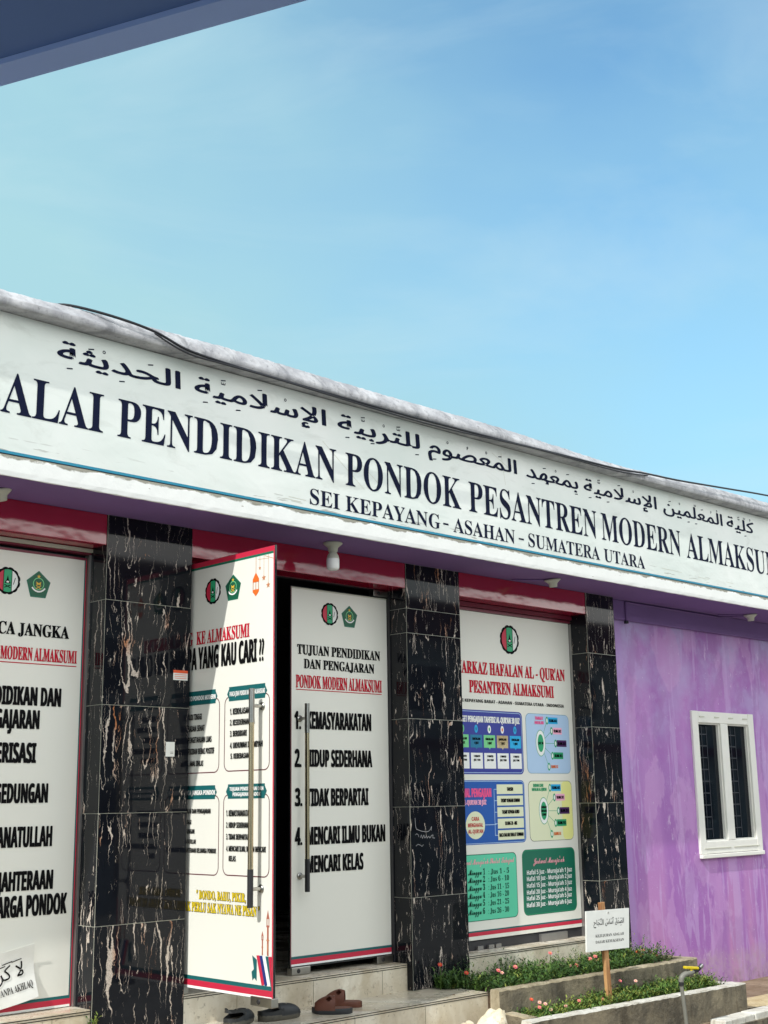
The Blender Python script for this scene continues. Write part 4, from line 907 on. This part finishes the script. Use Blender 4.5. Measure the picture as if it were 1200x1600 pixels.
# lamp holders under the soffit
def holder(x, y, label, bulb=False, tilt=0.0):
    o = thing('ceiling_lamp' if bulb else 'lamp_holder', (x, y, SOF), label, 'lamp' if bulb else 'lamp holder', None if bulb else 'empty lamp holders under the soffit')
    mb = MB(); q = (math.sin(tilt), 0, -math.cos(tilt)); c = (x, y, SOF)
    mb.lathe([(0.0, 0.0), (0.062, 0.0), (0.064, 0.008), (0.050, 0.020), (0.034, 0.034), (0.030, 0.060), (0.026, 0.062), (0.0, 0.060)], c, 'holder_grey', 22, q)
    mb.build('socket', o)
    if bulb:
        mb = MB(); c = (x, y, SOF-0.055)
        mb.lathe([(0.0, 0.0), (0.022, 0.0), (0.024, 0.012), (0.036, 0.030), (0.041, 0.052)], c, 'holder_grey', 22, (0, 0, -1)); mb.build('bulb_base', o)
        mb = MB(); mb.lathe([(0.0408, 0.0525), (0.042, 0.060), (0.042, 0.108), (0.038, 0.120), (0.026, 0.127), (0.0, 0.129)], c, 'bulb_white', 22, (0, 0, -1)); mb.build('bulb', o)
    else:
        mb = MB(); mb.tube([(x-0.02, y+0.03, SOF-0.005), (x-0.14, y+0.11, SOF-0.006), (x-0.26, y+0.19, SOF-0.008)], 0.006, 'soffit_purple', 6); mb.build('feed_pipe', o)
holder(1.563, -0.217, 'white lamp holder with a bulb hanging above the closed middle door', True)
holder(3.826, -0.239, 'empty pale lamp holder above the programme poster bay', False, 0.15)
holder(6.856, -0.185, 'empty pale lamp holder above the purple wall window', False, 0.1)
holder(-0.762, -0.149, 'empty pale lamp holder above the left poster door', False, 0.2)

# white sheet hanging against the left door
def hanging_sheet():
    mb = MB(); nx, nz = 16, 10; tl, tr, bl, br = Vector((-0.93, 0, 0.79)), Vector((-0.268, 0, 0.908)), Vector((-0.90, 0, 0.505)), Vector((-0.235, 0, 0.636))
    def P(u, v, l):
        p = (tl*(1-u)+tr*u)*v+(bl*(1-u)+br*u)*(1-v)
        y = 0.162-0.010*math.sin(u*9+v*3)*(0.3+0.7*(1-v))-0.012*math.sin(v*5+u*2)
        return Vector((p.x, y-l, p.z))
    vs = [P(i/nx, j/nz, 0) for j in range(nz+1) for i in range(nx+1)]
    fs = [(j*(nx+1)+i, j*(nx+1)+i+1, (j+1)*(nx+1)+i+1, (j+1)*(nx+1)+i) for j in range(nz) for i in range(nx)]
    n = len(vs); bk = [Vector((v.x, v.y+0.004, v.z)) for v in vs]
    mb.add(vs, fs, 'paper', True); mb.add(bk, [f[::-1] for f in fs], 'paper', True)
    edge = [i for i in range(nx+1)]+[j*(nx+1)+nx for j in range(1, nz+1)]+[nz*(nx+1)+i for i in range(nx-1, -1, -1)]+[j*(nx+1) for j in range(nz-1, 0, -1)]
    ev = [vs[i] for i in edge]+[bk[i] for i in edge]; m_ = len(edge)
    mb.add(ev, [(i, (i+1) % m_, m_+(i+1) % m_, m_+i) for i in range(m_)], 'paper')
    s = Sheet(mb, lambda u, v, l: P(u, v, 0.004+l), 0.0008)
    arabic(s, 'لاَ كَرَامَة', 'ink_K', 0.50, 0.90, 0.48, 0.26, 'thin', 1)
    s.text('TIDAK ADA KEMULIAAN TANPA AKHLAQ', 'serif', 'ink_K', 0.655, 0.965, 0.22, 0.12, 'TANPA AKHLAQ', 1, keep=0.03)
    return mb.build('hanging_sheet', origin=(-0.58, 0.16, 0.70))
tag(hanging_sheet(), 'crumpled white printed sheet leaning on the foot of the left poster door', 'notice')

# stake sign in the lower flower bed
o = thing('stake_sign', (3.785, -0.62, 0.18), 'small white notice board on a raw wooden stake in the lower flower bed', 'sign')
mb = MB(); Mk = Matrix.Translation((3.785, -0.612, 0.10)) @ Matrix.Rotation(R(-3.2), 4, 'Y')
mb.box(-0.026, 0.026, -0.012, 0.012, 0.0, 0.80, 'wood', Mk); mb.build('stake', o, bevel=0.003)
mb = MB(); bl, br, tl, tr = Vector((3.513, -0.64, 0.583)), Vector((4.008, -0.64, 0.572)), Vector((3.527, -0.64, 0.852)), Vector((4.033, -0.64, 0.842))
def brd(u, v, l): p = (tl*(1-u)+tr*u)*v+(bl*(1-u)+br*u)*(1-v); return Vector((p.x, p.y-l, p.z))
f = [brd(u, v, 0) for u, v in ((0, 0), (1, 0), (1, 1), (0, 1))]; b_ = [p+Vector((0, 0.012, 0)) for p in f]
mb.add(f+b_, [(0, 1, 2, 3), (7, 6, 5, 4), (0, 4, 5, 1), (1, 5, 6, 2), (2, 6, 7, 3), (3, 7, 4, 0)], 'paper')
s = Sheet(mb, lambda u, v, l: brd(u, v, l), 0.0008)
arabic(s, 'الصِّدْقُ', 'ink_K', 0.66, 0.87, 0.64, 0.13, 'thin', 1); arabic(s, 'أَسَاسُ', 'ink_K', 0.43, 0.62, 0.64, 0.13, 'thin', 1); arabic(s, 'النَّجَاحِ', 'ink_K', 0.16, 0.39, 0.64, 0.13, 'thin', 1)
s.text('KEJUJURAN ADALAH', 'serif', 'ink_K', 0.20, 0.87, 0.34, 0.065, None, 1); s.text('DASAR KESUKSESAN', 'serif', 'ink_K', 0.20, 0.87, 0.19, 0.065, None, 1)
mb.lathe([(0, 0.004), (0.006, 0.003), (0.007, 0)], brd(0.5, 0.93, 0), 'steel', 10, (0, -1, 0))
mb.build('board', o)

# ---------------------------------------------------------------- planters
def rough_wall(mb, a, b, th, z0, z1, za, zb, mside, mtop, n=40):
    """low cement wall from a to b (plan points), thickness th to the left of a->b; top height za..zb with chipped edges"""
    a, b = Vector((*a, 0)), Vector((*b, 0)); d = (b-a); nrm = Vector((-d.y, d.x, 0)).normalized()*th
    rows = []
    for i in range(n+1):
        t = i/n; p = a+d*t; zt = za+(zb-za)*t; j = lambda e=0.0015: random.uniform(-e, e); q = nrm.normalized()
        rows.append([p-q*(0.002+j())+Vector((0, 0, z0)), p-q*j()+Vector((0, 0, zt*0.5+z0*0.5)), p-q*j()+Vector((0, 0, zt-0.010+j(0.003))), p+q*(0.004+j())+Vector((0, 0, zt+j())),
                     p+nrm-q*0.006+Vector((0, 0, zt+j())), p+nrm+Vector((0, 0, zt-0.015)), p+nrm+Vector((0, 0, z0))])
    k = 7; vs = [v for r_ in rows for v in r_]
    side = []; top = []
    for i in range(n):
        for j in range(k-1):
            (top if j in (2, 3) else side).append((i*k+j, (i+1)*k+j, (i+1)*k+j+1, i*k+j+1))
    o = len(mb.v); mb.add(vs, side, mside, False)
    km = mb.mi(mtop)
    for f in top: mb.f.append([q+o for q in f]); mb.fm.append(km); mb.sm.append(False)
    mb.add(rows[0], [tuple(range(k))], mtop if th > 0.079 else mside); mb.add(rows[-1], [tuple(range(k))[::-1]], mside)
p1 = thing('planter', (2.75, -0.50, 0.0), 'upper raised cement flower bed running against the building foot', 'planter')
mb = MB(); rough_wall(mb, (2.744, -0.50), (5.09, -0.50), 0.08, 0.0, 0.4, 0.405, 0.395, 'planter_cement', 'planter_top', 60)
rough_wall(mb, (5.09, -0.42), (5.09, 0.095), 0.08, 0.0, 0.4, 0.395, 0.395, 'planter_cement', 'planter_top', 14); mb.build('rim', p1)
mb = MB(); mb.box(2.744, 5.01, -0.42, 0.098, 0.0, 0.365, 'soil'); mb.build('soil', p1)
p2 = thing('planter', (2.75, -0.80, 0.0), 'lower cement flower bed with whitened rim holding the stake sign', 'planter')
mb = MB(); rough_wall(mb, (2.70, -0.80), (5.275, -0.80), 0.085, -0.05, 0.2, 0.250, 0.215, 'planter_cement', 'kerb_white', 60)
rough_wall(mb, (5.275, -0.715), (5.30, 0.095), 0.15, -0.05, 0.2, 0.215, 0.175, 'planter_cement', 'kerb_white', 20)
rough_wall(mb, (2.785, -0.505), (2.785, -0.715), 0.085, -0.05, 0.2, 0.262, 0.250, 'planter_cement', 'planter_top', 8); mb.build('rim', p2)
mb = MB(); mb.box(2.785, 5.13, -0.715, -0.505, -0.05, 0.185, 'soil'); mb.box(5.092, 5.13, -0.505, 0.095, -0.05, 0.17, 'soil'); mb.build('soil', p2)

# ---------------------------------------------------------------- ground cover and flowers
def sprig(mb, x, y, z, h, lean, nl, ll):
    a = random.uniform(0, 2*math.pi); L = Vector((math.cos(a), math.sin(a), 0))*lean*h
    mats = random.choices(('leaf_dark', 'leaf_mid', 'leaf_yellow'), MIXW)[0]
    top = None
    for i in range(nl):
        t = (i+1)/nl; p = Vector((x, y, z+h*t))+L*t*t
        b = random.uniform(0, 2*math.pi); d = Vector((math.cos(b), math.sin(b), random.uniform(0.25, 0.9))).normalized()
        s_ = d.cross(Vector((0, 0, 1))).normalized()*ll*0.16; q = ll*random.uniform(0.6, 1.2)
        mb.add([p-s_*0.4, p+d*q*0.5-s_, p+d*q, p+d*q*0.5+s_, p+s_*0.4], [(0, 1, 2, 3, 4)], mats); top = p
    w_ = Vector((0.0018, 0.0012, 0)); mb.add([Vector((x, y, z))-w_, Vector((x, y, z))+w_, top+w_*0.4, top-w_*0.4], [(0, 1, 2, 3)], mats)
MIXW = (6, 3, 0.6)
mb = MB()
for i in range(1250):
    x = random.uniform(2.62, 4.99); dens = 0.55+0.45*math.sin(x*4.1+0.6)*math.sin(x*9.7)
    if x > 4.86 and random.random() < 0.75: continue
    y = random.uniform(-0.44, 0.02) if x > 2.80 else random.uniform(-0.16, -0.02)
    if x > 4.55 and y > -0.02: y = -0.05
    hh = random.uniform(0.04, 0.105)*(0.7+0.5*dens)*(1.5 if random.random() < 0.07 else 1)
    sprig(mb, x, y, 0.365 if x > 2.75 else 0.386, hh*(1.25 if x < 2.9 or 3.2 < x < 3.5 or 4.0 < x < 4.8 else 1.0), random.uniform(0.2, 0.9), random.randint(9, 15), random.uniform(0.022, 0.038))
MIXW = (3, 4, 3)
for i in range(70):                                        # straggling taller shoots
    x = random.choice((random.uniform(2.62, 2.9), random.uniform(3.2, 3.5), random.uniform(3.55, 4.2), random.uniform(4.5, 4.98)))
    sprig(mb, x, random.uniform(-0.35, -0.06), 0.375, random.uniform(0.12, 0.20), random.uniform(0.1, 0.5), random.randint(10, 18), random.uniform(0.014, 0.028))
struct(mb.build('ground_cover', origin=(3.8, -0.2, 0.36)), 'stuff')
MIXW = (2, 6, 4)
mb = MB()
for i in range(1900):
    x = random.uniform(2.86, 5.12); back = random.random()**0.7; y = -0.712+0.2*back
    d_ = 0.5+0.5*math.sin(x*5.3+1.2)*math.sin(x*2.1)
    if x < 3.0 and random.random() < 0.5: continue
    if 3.35 < x < 3.6 and random.random() < 0.4: continue
    hh = random.uniform(0.03, 0.07)+0.055*back*random.random()*(1.3 if x > 3.6 else 0.7)+0.02*d_
    sprig(mb, x, y, 0.18, hh*(1.4 if random.random() < 0.07 else 1), random.uniform(0.3, 1.0), random.randint(8, 14), random.uniform(0.020, 0.034))
for i in range(120): sprig(mb, random.uniform(5.094, 5.13), random.uniform(-0.5, -0.05), 0.168, random.uniform(0.02, 0.06), 0.6, 8, 0.025)
struct(mb.build('ground_cover', origin=(3.9, -0.6, 0.18)), 'stuff')

def flower(loc, zb, mat, r=0.02):
    x, y, z = loc; o = thing('flower', (x, y, zb), '', 'flower')
    mb = MB(); mb.tube([(x, y, zb), (x+0.004, y, (z+zb)/2), (x, y, z)], 0.0022, 'leaf_mid', 5)
    for k in range(3):
        b = random.uniform(0, 6.28); p = Vector((x, y, zb+(z-zb)*(0.35+0.2*k))); d = Vector((math.cos(b), math.sin(b), 0.6))*0.03; s_ = Vector((-d.y, d.x, 0))*0.2
        mb.add([p, p+d*0.5-s_, p+d, p+d*0.5+s_], [(0, 1, 2, 3)], 'leaf_mid')
    mb.build('stem', o); mb = MB(); ax = Vector((-0.35+random.uniform(-0.2, 0.2), -0.55, 0.75)).normalized(); t1 = ax.cross(Vector((1, 0, 0))).normalized(); t2 = ax.cross(t1)
    for ring, q, lift in ((7, 1.0, 0.25), (6, 0.65, 0.55)):
        for k in range(ring):
            a = 2*math.pi*(k+random.uniform(-0.2, 0.2))/ring; e = t1*math.cos(a)+t2*math.sin(a); f_ = t2*math.cos(a)-t1*math.sin(a); c = Vector((x, y, z))
            mb.add([c, c+e*r*q*0.6+f_*r*0.36+ax*r*lift*0.7, c+e*r*q+ax*r*lift, c+e*r*q*0.6-f_*r*0.36+ax*r*lift*0.7], [(0, 1, 2, 3)], mat)
    mb.blob(Vector((x, y, z))+ax*r*0.35, (r*0.25,)*3, 'gold', 8, 5); mb.build('bloom', o)
    return o
G1 = 'moss rose blooms in the upper flower bed'; G2 = 'moss rose blooms in the lower flower bed'
F1 = [(2.609, -0.10, .545, 'petal_red'), (2.758, -0.20, .486, 'petal_red'), (3.084, -0.2, .47, 'petal_pink'), (3.10, -0.22, .455, 'petal_pale'), (3.241, -0.22, .48, 'petal_pink'), (3.656, -0.20, .532, 'petal_pink'), (3.826, -0.24, .435, 'petal_pale'),
      (3.907, -0.24, .43, 'petal_pink'), (4.097, -0.22, .455, 'petal_pink'), (4.16, -0.22, .465, 'petal_pink'), (4.18, -0.22, .435, 'petal_pale'), (4.289, -0.25, .425, 'petal_pink'), (4.698, -0.22, .45, 'petal_red'), (4.776, -0.22, .455, 'petal_pink'), (4.73, -0.24, .425, 'petal_red'), (4.90, -0.24, .41, 'petal_red'), (4.98, -0.2, .405, 'petal_pink'), (4.97, -0.15, .425, 'petal_red')]
F2 = [(2.947, -0.60, .335, 'petal_red'), (3.005, -0.62, .312, 'petal_pale'), (3.064, -0.62, .296, 'petal_pale'), (2.99, -0.63, .284, 'petal_pink'), (3.095, -0.64, .258, 'petal_pale'), (3.279, -0.62, .258, 'petal_pale'), (3.45, -0.60, .270, 'petal_pink'), (3.695, -0.62, .255, 'petal_pink'), (4.12, -0.60, .330, 'petal_pale'), (3.96, -0.58, .345, 'petal_pink')]
word = {'petal_red': 'coral red', 'petal_pink': 'pink', 'petal_pale': 'pale pink'}
for i, (x, y, z, mt) in enumerate(F1):
    o = flower((x, y, z), 0.365, mt, 0.018 if mt != 'petal_pale' else 0.015); o['group'] = G1
    o['label'] = ('tall pink moss rose bloom standing against the marble threshold' if i == 5 else 'coral red moss rose bloom at the foot of the scrawled column' if i == 0 else 'coral red moss rose bloom just right of the scrawled column foot' if i == 1 else
                  word[mt]+' moss rose bloom among dark leaves of the upper flower bed')
for i, (x, y, z, mt) in enumerate(F2):
    o = flower((x, y, z), 0.18, mt, 0.0145); o['group'] = G2
    o['label'] = 'coral red moss rose bloom topping the cluster in the lower flower bed' if i == 0 else word[mt]+' moss rose bloom among bright leaves of the lower flower bed'
mb = MB(); MIXW = (1, 5, 4)
for i in range(26): sprig(mb, -0.012+random.uniform(-0.02, 0.01), -0.012+random.uniform(-0.02, 0.008), 0.386, random.uniform(0.06, 0.16), 0.3, 10, 0.025)
tag(mb.build('weed', origin=(-0.012, -0.012, 0.386)), 'small green weed tuft at the foot of the stickered column', 'plant')

mb = MB()                                                  # dry leaf bits and grit on the step and in the beds
for i in range(70):
    if i < 34: x, y, z = random.uniform(0.7, 2.7), random.uniform(-0.38, 0.03), 0.3875
    elif i < 44: x, y, z = random.uniform(3.1, 4.5), random.uniform(0.04, 0.15), 0.5575
    else: x, y, z = random.uniform(4.3, 5.3), random.uniform(-1.3, -0.85), 0.003
    r_ = random.uniform(0.003, 0.012); a_ = random.uniform(0, 6.28); c_, s_ = math.cos(a_)*r_, math.sin(a_)*r_
    mb.add([(x+c_, y+s_, z), (x-s_*0.5, y+c_*0.5, z+r_*0.3), (x-c_, y-s_, z+0.001), (x+s_*0.5, y-c_*0.5, z+r_*0.2)], [(0, 1, 2, 3)], random.choice(('dry_leaf', 'dry_leaf', 'soil')))
struct(mb.build('debris', origin=(2.0, -0.2, 0.387)), 'stuff')

# ---------------------------------------------------------------- water tap
o = thing('water_tap', (4.21, -0.95, 0.0), 'thin grey standpipe tap with a yellow lever in front of the lower bed', 'tap')
mb = MB(); mb.tube(smooth([(4.215, -0.95, -0.05), (4.20, -0.95, 0.10), (4.175, -0.95, 0.30), (4.170, -0.95, 0.345)], 4), 0.014, 'pipe_grey', 10)
mb.tube([(4.171, -0.95, 0.325), (4.170, -0.95, 0.352)], 0.019, 'rubber', 10)
mb.tube(smooth([(4.170, -0.95, 0.350), (4.174, -0.955, 0.378), (4.200, -0.965, 0.398), (4.235, -0.975, 0.404)], 4), 0.019, 'pipe_grey', 12); mb.build('pipe', o)
mb = MB(); mb.tube([(4.225, -0.972, 0.403), (4.262, -0.982, 0.407), (4.275, -0.986, 0.409)], 0.016, 'pipe_grey', 12, rad=[0.021, 0.021, 0.017]); mb.tube(smooth([(4.275, -0.986, 0.409), (4.312, -0.997, 0.418), (4.345, -1.006, 0.438)], 4), 0.014, 'rubber', 10, rad=None)
mb.tube([(4.335, -1.003, 0.432), (4.358, -1.010, 0.448)], 0.016, 'steel', 10); mb.build('valve', o)
mb = MB(); Mk = Matrix.Translation((4.252, -0.985, 0.436)) @ Matrix.Rotation(R(-15), 4, 'Z') @ Matrix.Rotation(R(6), 4, 'Y')
mb.box(-0.062, 0.062, -0.016, 0.016, -0.007, 0.012, 'valve_yellow', Mk); mb.box(-0.012, 0.012, -0.010, 0.010, -0.026, -0.006, 'valve_yellow', Mk); mb.build('lever', o, bevel=0.005)

def lump(mb, c, r, tilt, seed, seg=28, rings=18):
    vs = []; fs = []; M = Matrix.Rotation(tilt, 3, 'Y')
    for i in range(rings+1):
        th = math.pi*i/rings
        for k in range(seg):
            ph = 2*math.pi*k/seg; d = Vector((math.sin(th)*math.cos(ph), math.sin(th)*math.sin(ph), math.cos(th)))
            q = 1+0.10*math.sin(4*d.x+seed)*math.cos(5*d.z+seed*2)+0.06*math.sin(9*d.y+3*d.z+seed)+0.03*math.sin(17*d.x-11*d.z+seed)
            f_ = lambda t: math.copysign(abs(t)**0.8, t)
            vs.append(Vector(c)+M @ Vector((f_(d.x)*r[0]*q, f_(d.y)*r[1]*q, f_(d.z)*r[2]*q)))
    for i in range(rings):
        for k in range(seg): fs.append((i*seg+k, (i+1)*seg+k, (i+1)*seg+(k+1) % seg, i*seg+(k+1) % seg))
    mb.add(vs, fs, 'white_stone', True)
# whitened stones beside the bed's left end
mb = MB(); lump(mb, (2.505, -0.62, 0.15), (0.085, 0.09, 0.175), R(24), 1.0); lump(mb, (2.61, -0.63, 0.06), (0.13, 0.09, 0.15), R(50), 2.3)
tag(mb.build('stone', origin=(2.54, -0.62, 0.0)), 'smooth cream rounded stone against the end of the lower bed', 'stone')
mb = MB(); lump(mb, (2.31, -0.62, 0.11), (0.125, 0.10, 0.17), R(-20), 4.0)
for p in ((2.27, -0.715, 0.20), (2.31, -0.722, 0.17), (2.335, -0.715, 0.215)): mb.blob(p, (0.014, 0.006, 0.008), 'planter_cement', 8, 5)
tag(mb.build('stone', origin=(2.30, -0.62, 0.0)), 'white speckled stone on the ground before the marble step', 'stone')

# ---------------------------------------------------------------- shoes on the step
def outline(L, Wd, k):
    """foot outline as stations along the length: half widths"""
    t = k; return Wd*(0.62+0.38*math.sin(math.pi*(0.15+0.85*t))**1.0)*(1 if t < 0.93 else 0.80)*(0.86 if t < 0.06 else 1)
def shoe(name, loc, ang, label, kind, group, L=0.28, side=1):
    o = thing(name, loc, label, 'shoe' if kind == 'clog' else 'sandal', group)
    M = Matrix.Translation(loc) @ Matrix.Rotation(ang, 4, 'Z')
    n = 16
    def ringpts(z, k):
        a = []; b = []
        for i in range(n+1):
            t = i/n; e = math.sqrt(max(0.0, 1-(abs(2*t-1))**7)); hw = outline(L, 0.050, t)*e*k; off = side*0.008*math.sin(math.pi*t)
            a.append((L*(t-0.5)*(0.98+0.02*k)+L*0.0, off+hw, z+0.012*max(0, t-0.8)*5*0.6)); b.append((L*(t-0.5)*(0.98+0.02*k), off-hw, z+0.012*max(0, t-0.8)*5*0.6))
        return a+b[::-1]
    sm, fm, um = ('croc_sole', 'croc_dust', 'croc_black') if kind == 'clog' else ('sandal_sole', 'sandal_brown', 'sandal_brown') if kind == 'slide' else ('sandal_brown', 'sandal_brown', 'sandal_brown')
    mb = MB(); R_ = [ringpts(0.0, 0.93), ringpts(0.006, 1.02), ringpts(0.026, 1.05), ringpts(0.034, 0.98)]; m_ = len(R_[0]); vs = [M @ Vector(p) for r_ in R_ for p in r_]
    fs = [(i*m_+j, i*m_+(j+1) % m_, (i+1)*m_+(j+1) % m_, (i+1)*m_+j) for i in range(3) for j in range(m_)]
    mb.add(vs, fs, sm, True); mb.add(vs[-m_:], [tuple(range(m_))], fm); mb.add(vs[:m_], [tuple(range(m_))[::-1]], sm); mb.build('sole', o)
    mb = MB(); K = 20
    def arch(t0, t1, h0, h1, steps, mat, dome=False, th=0.006, closed_toe=False, gap=None):
        rows = []
        for i in range(steps+1):
            t = t0+(t1-t0)*i/steps; e = math.sqrt(max(0.0, 1-(abs(2*t-1))**7)); hw = outline(L, 0.050, t)*e*1.05; off = side*0.008*math.sin(math.pi*t)
            f_ = i/steps; h = h0+(h1-h0)*f_
            if dome: h = h0*(0.90+0.10*min(1, f_/0.2)-0.52*max(0, (f_-0.2)/0.8)**2)
            if closed_toe: h = h0*math.sqrt(max(0.02, 1-f_**2.6))
            rows.append([Vector((L*(t-0.5), off+hw*math.cos(math.pi*k/K), 0.024+h*max(0.0, math.sin(math.pi*k/K))**0.8)) for k in range(K+1)])
        for dz, sgn in ((0, 1), (-th, -1)):
            vs = [M @ (p+Vector((0, 0, dz if 0 < q < K else 0))) for r_ in rows for q, p in enumerate(r_)]
            fs = []
            for i in range(steps):
                for k in range(K):
                    if gap and gap(i, k): continue
                    fs.append((i*(K+1)+k, (i+1)*(K+1)+k, (i+1)*(K+1)+k+1, i*(K+1)+k+1))
            mb.add(vs, fs, mat if sgn > 0 else fm if kind != 'clog' else mat, True)
    if kind == 'clog':
        arch(0.44, 0.99, 0.066, 0.02, 9, um, closed_toe=True, gap=lambda i, k: i in (2, 4) and k in (6, 12) or i == 6 and k == 9)
        # raised heel collar and strap
        rim = [M @ Vector((L*(t-0.5), side*0.008*math.sin(math.pi*t)+sg*outline(L, 0.05, t)*1.0*math.sqrt(max(0, 1-(abs(2*t-1))**7)), 0.030)) for sg, ts in ((1, (0.5, 0.4, 0.3, 0.2, 0.1, 0.03)), (-1, (0.03, 0.1, 0.2, 0.3, 0.4, 0.5))) for t in ts]
        upz = [0.040, 0.032, 0.026, 0.022, 0.022, 0.026, 0.026, 0.022, 0.022, 0.026, 0.032, 0.040]
        vs = rim+[p+Vector((0, 0, z)) for p, z in zip(rim, upz)]; q = len(rim)
        mb.add(vs, [(i, i+1, q+i+1, q+i) for i in range(q-1)], 'croc_black', True)
        mb.build('upper', o); mb = MB()
        st = [(-0.02, 0.052, 0.066), (-0.06, 0.056, 0.088), (-0.115, 0.036, 0.092), (-0.135, 0.0, 0.092), (-0.115, -0.036, 0.092), (-0.06, -0.056, 0.088), (-0.02, -0.052, 0.066)]
        pp = smooth([M @ Vector(p) for p in st], 3); vs = [p+Vector((0, 0, e)) for p in pp for e in (-0.010, 0.010)]
        mb.add(vs, [(2*i, 2*i+2, 2*i+3, 2*i+1) for i in range(len(pp)-1)], 'croc_black', True); mb.build('strap', o)
    else:
        arch(0.44, 0.93, 0.080, 0.05, 14, um, dome=True, gap=lambda i, k: (i in (2, 3, 4, 5) and 4 <= k <= 7 and not (i in (2, 5) and k in (4, 7))))
        if kind == 'slide': arch(0.425, 0.47, 0.075, 0.077, 2, 'sandal_sole', th=-0.003)
        mb.build('strap', o)
    return o
G3 = 'shoes left on the marble step'
shoe('clog', (0.885, -0.150, 0.386), R(24), 'dusty black rubber clog partly hidden below the open door', 'clog', G3, 0.30, 1)
shoe('clog', (1.165, -0.165, 0.386), R(-8), 'black rubber clog with heel strap pointing right beside the brown sandals', 'clog', G3, 0.29, -1)
shoe('sandal', (1.500, -0.255, 0.386), R(138), 'dark soled brown strap sandal in front on the marble step', 'slide', G3, 0.245, 1)
shoe('sandal', (1.705, -0.120, 0.386), R(132), 'all brown strap sandal behind the dark soled one', 'brown', G3, 0.245, -1)

# ================================================================== OTHER BUILDINGS NEAR THE VIEWPOINT
# veranda roof overhead at the viewpoint
E0 = Vector((-2.713, -3.879, 3.2)); D = Vector((0.389, -0.921, 0)); N = Vector((-0.921, -0.389, 0))
o = thing('veranda', (E0.x, E0.y, 0), 'shaded bluish veranda roof edge jutting overhead', 'veranda')
def slab(mb, s0, s1, n0, n1, z0, z1, mat, rise=0.0):
    vs = [E0+D*a+N*b+Vector((0, 0, z-3.2+rise*b)) for a in (s0, s1) for b in (n0, n1) for z in (z0, z1)]
    mb.add(vs, [(0,1,3,2),(4,6,7,5),(0,4,5,1),(2,3,7,6),(0,2,6,4),(1,5,7,3)], mat)
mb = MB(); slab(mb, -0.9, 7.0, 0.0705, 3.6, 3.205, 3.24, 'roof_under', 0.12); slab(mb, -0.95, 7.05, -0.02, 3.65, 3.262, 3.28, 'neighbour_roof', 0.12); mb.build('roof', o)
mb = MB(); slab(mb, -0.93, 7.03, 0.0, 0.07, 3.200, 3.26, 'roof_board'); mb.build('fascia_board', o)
for a in (-0.75, 3.4, 6.6):
    p = E0+D*a+N*0.25; mb = MB(); mb.box(p.x-0.06, p.x+0.06, p.y-0.06, p.y+0.06, 0, 3.22, 'roof_board'); mb.build('post', o)
mb = MB(); slab(mb, -0.9, 7.0, 3.45, 3.6, 0.0, 3.22, 'neighbour_wall'); mb.build('wall', o)
# two-storey house across the yard (mirrored in the polished tiles)
o = thing('neighbour_house', (9, -12, 0), 'grey two storey house with red roof across the yard', 'house')
mb = MB(); mb.box(2.5, 30, -18, -12, 0, 4.9, 'neighbour_wall'); mb.build('wall', o)
mb = MB(); mb.box(2.1, 30.4, -18.4, -11.7, 4.9, 5.65, 'neighbour_roof'); mb.box(2.2, 30.3, -11.9, -11.5, 2.6, 2.8, 'neighbour_roof'); mb.build('roof', o)
k = 0
for x in (4.0, 6.6, 9.2, 11.8, 14.4, 17.0, 19.6, 22.2, 24.8):
    for z in (0.9, 3.3):
        mb = MB(); mb.box(x, x+1.3, -12.0, -11.97, z, z+1.1, 'ceramic_white'); mb.box(x+0.08, x+0.61, -11.97, -11.955, z+0.08, z+1.02, 'glass_dark'); mb.box(x+0.69, x+1.22, -11.97, -11.955, z+0.08, z+1.02, 'glass_dark'); mb.build('window', o)

bpy.context.view_layer.update()
for ob in sc.objects:
    if '_w' in ob: del ob['_w']
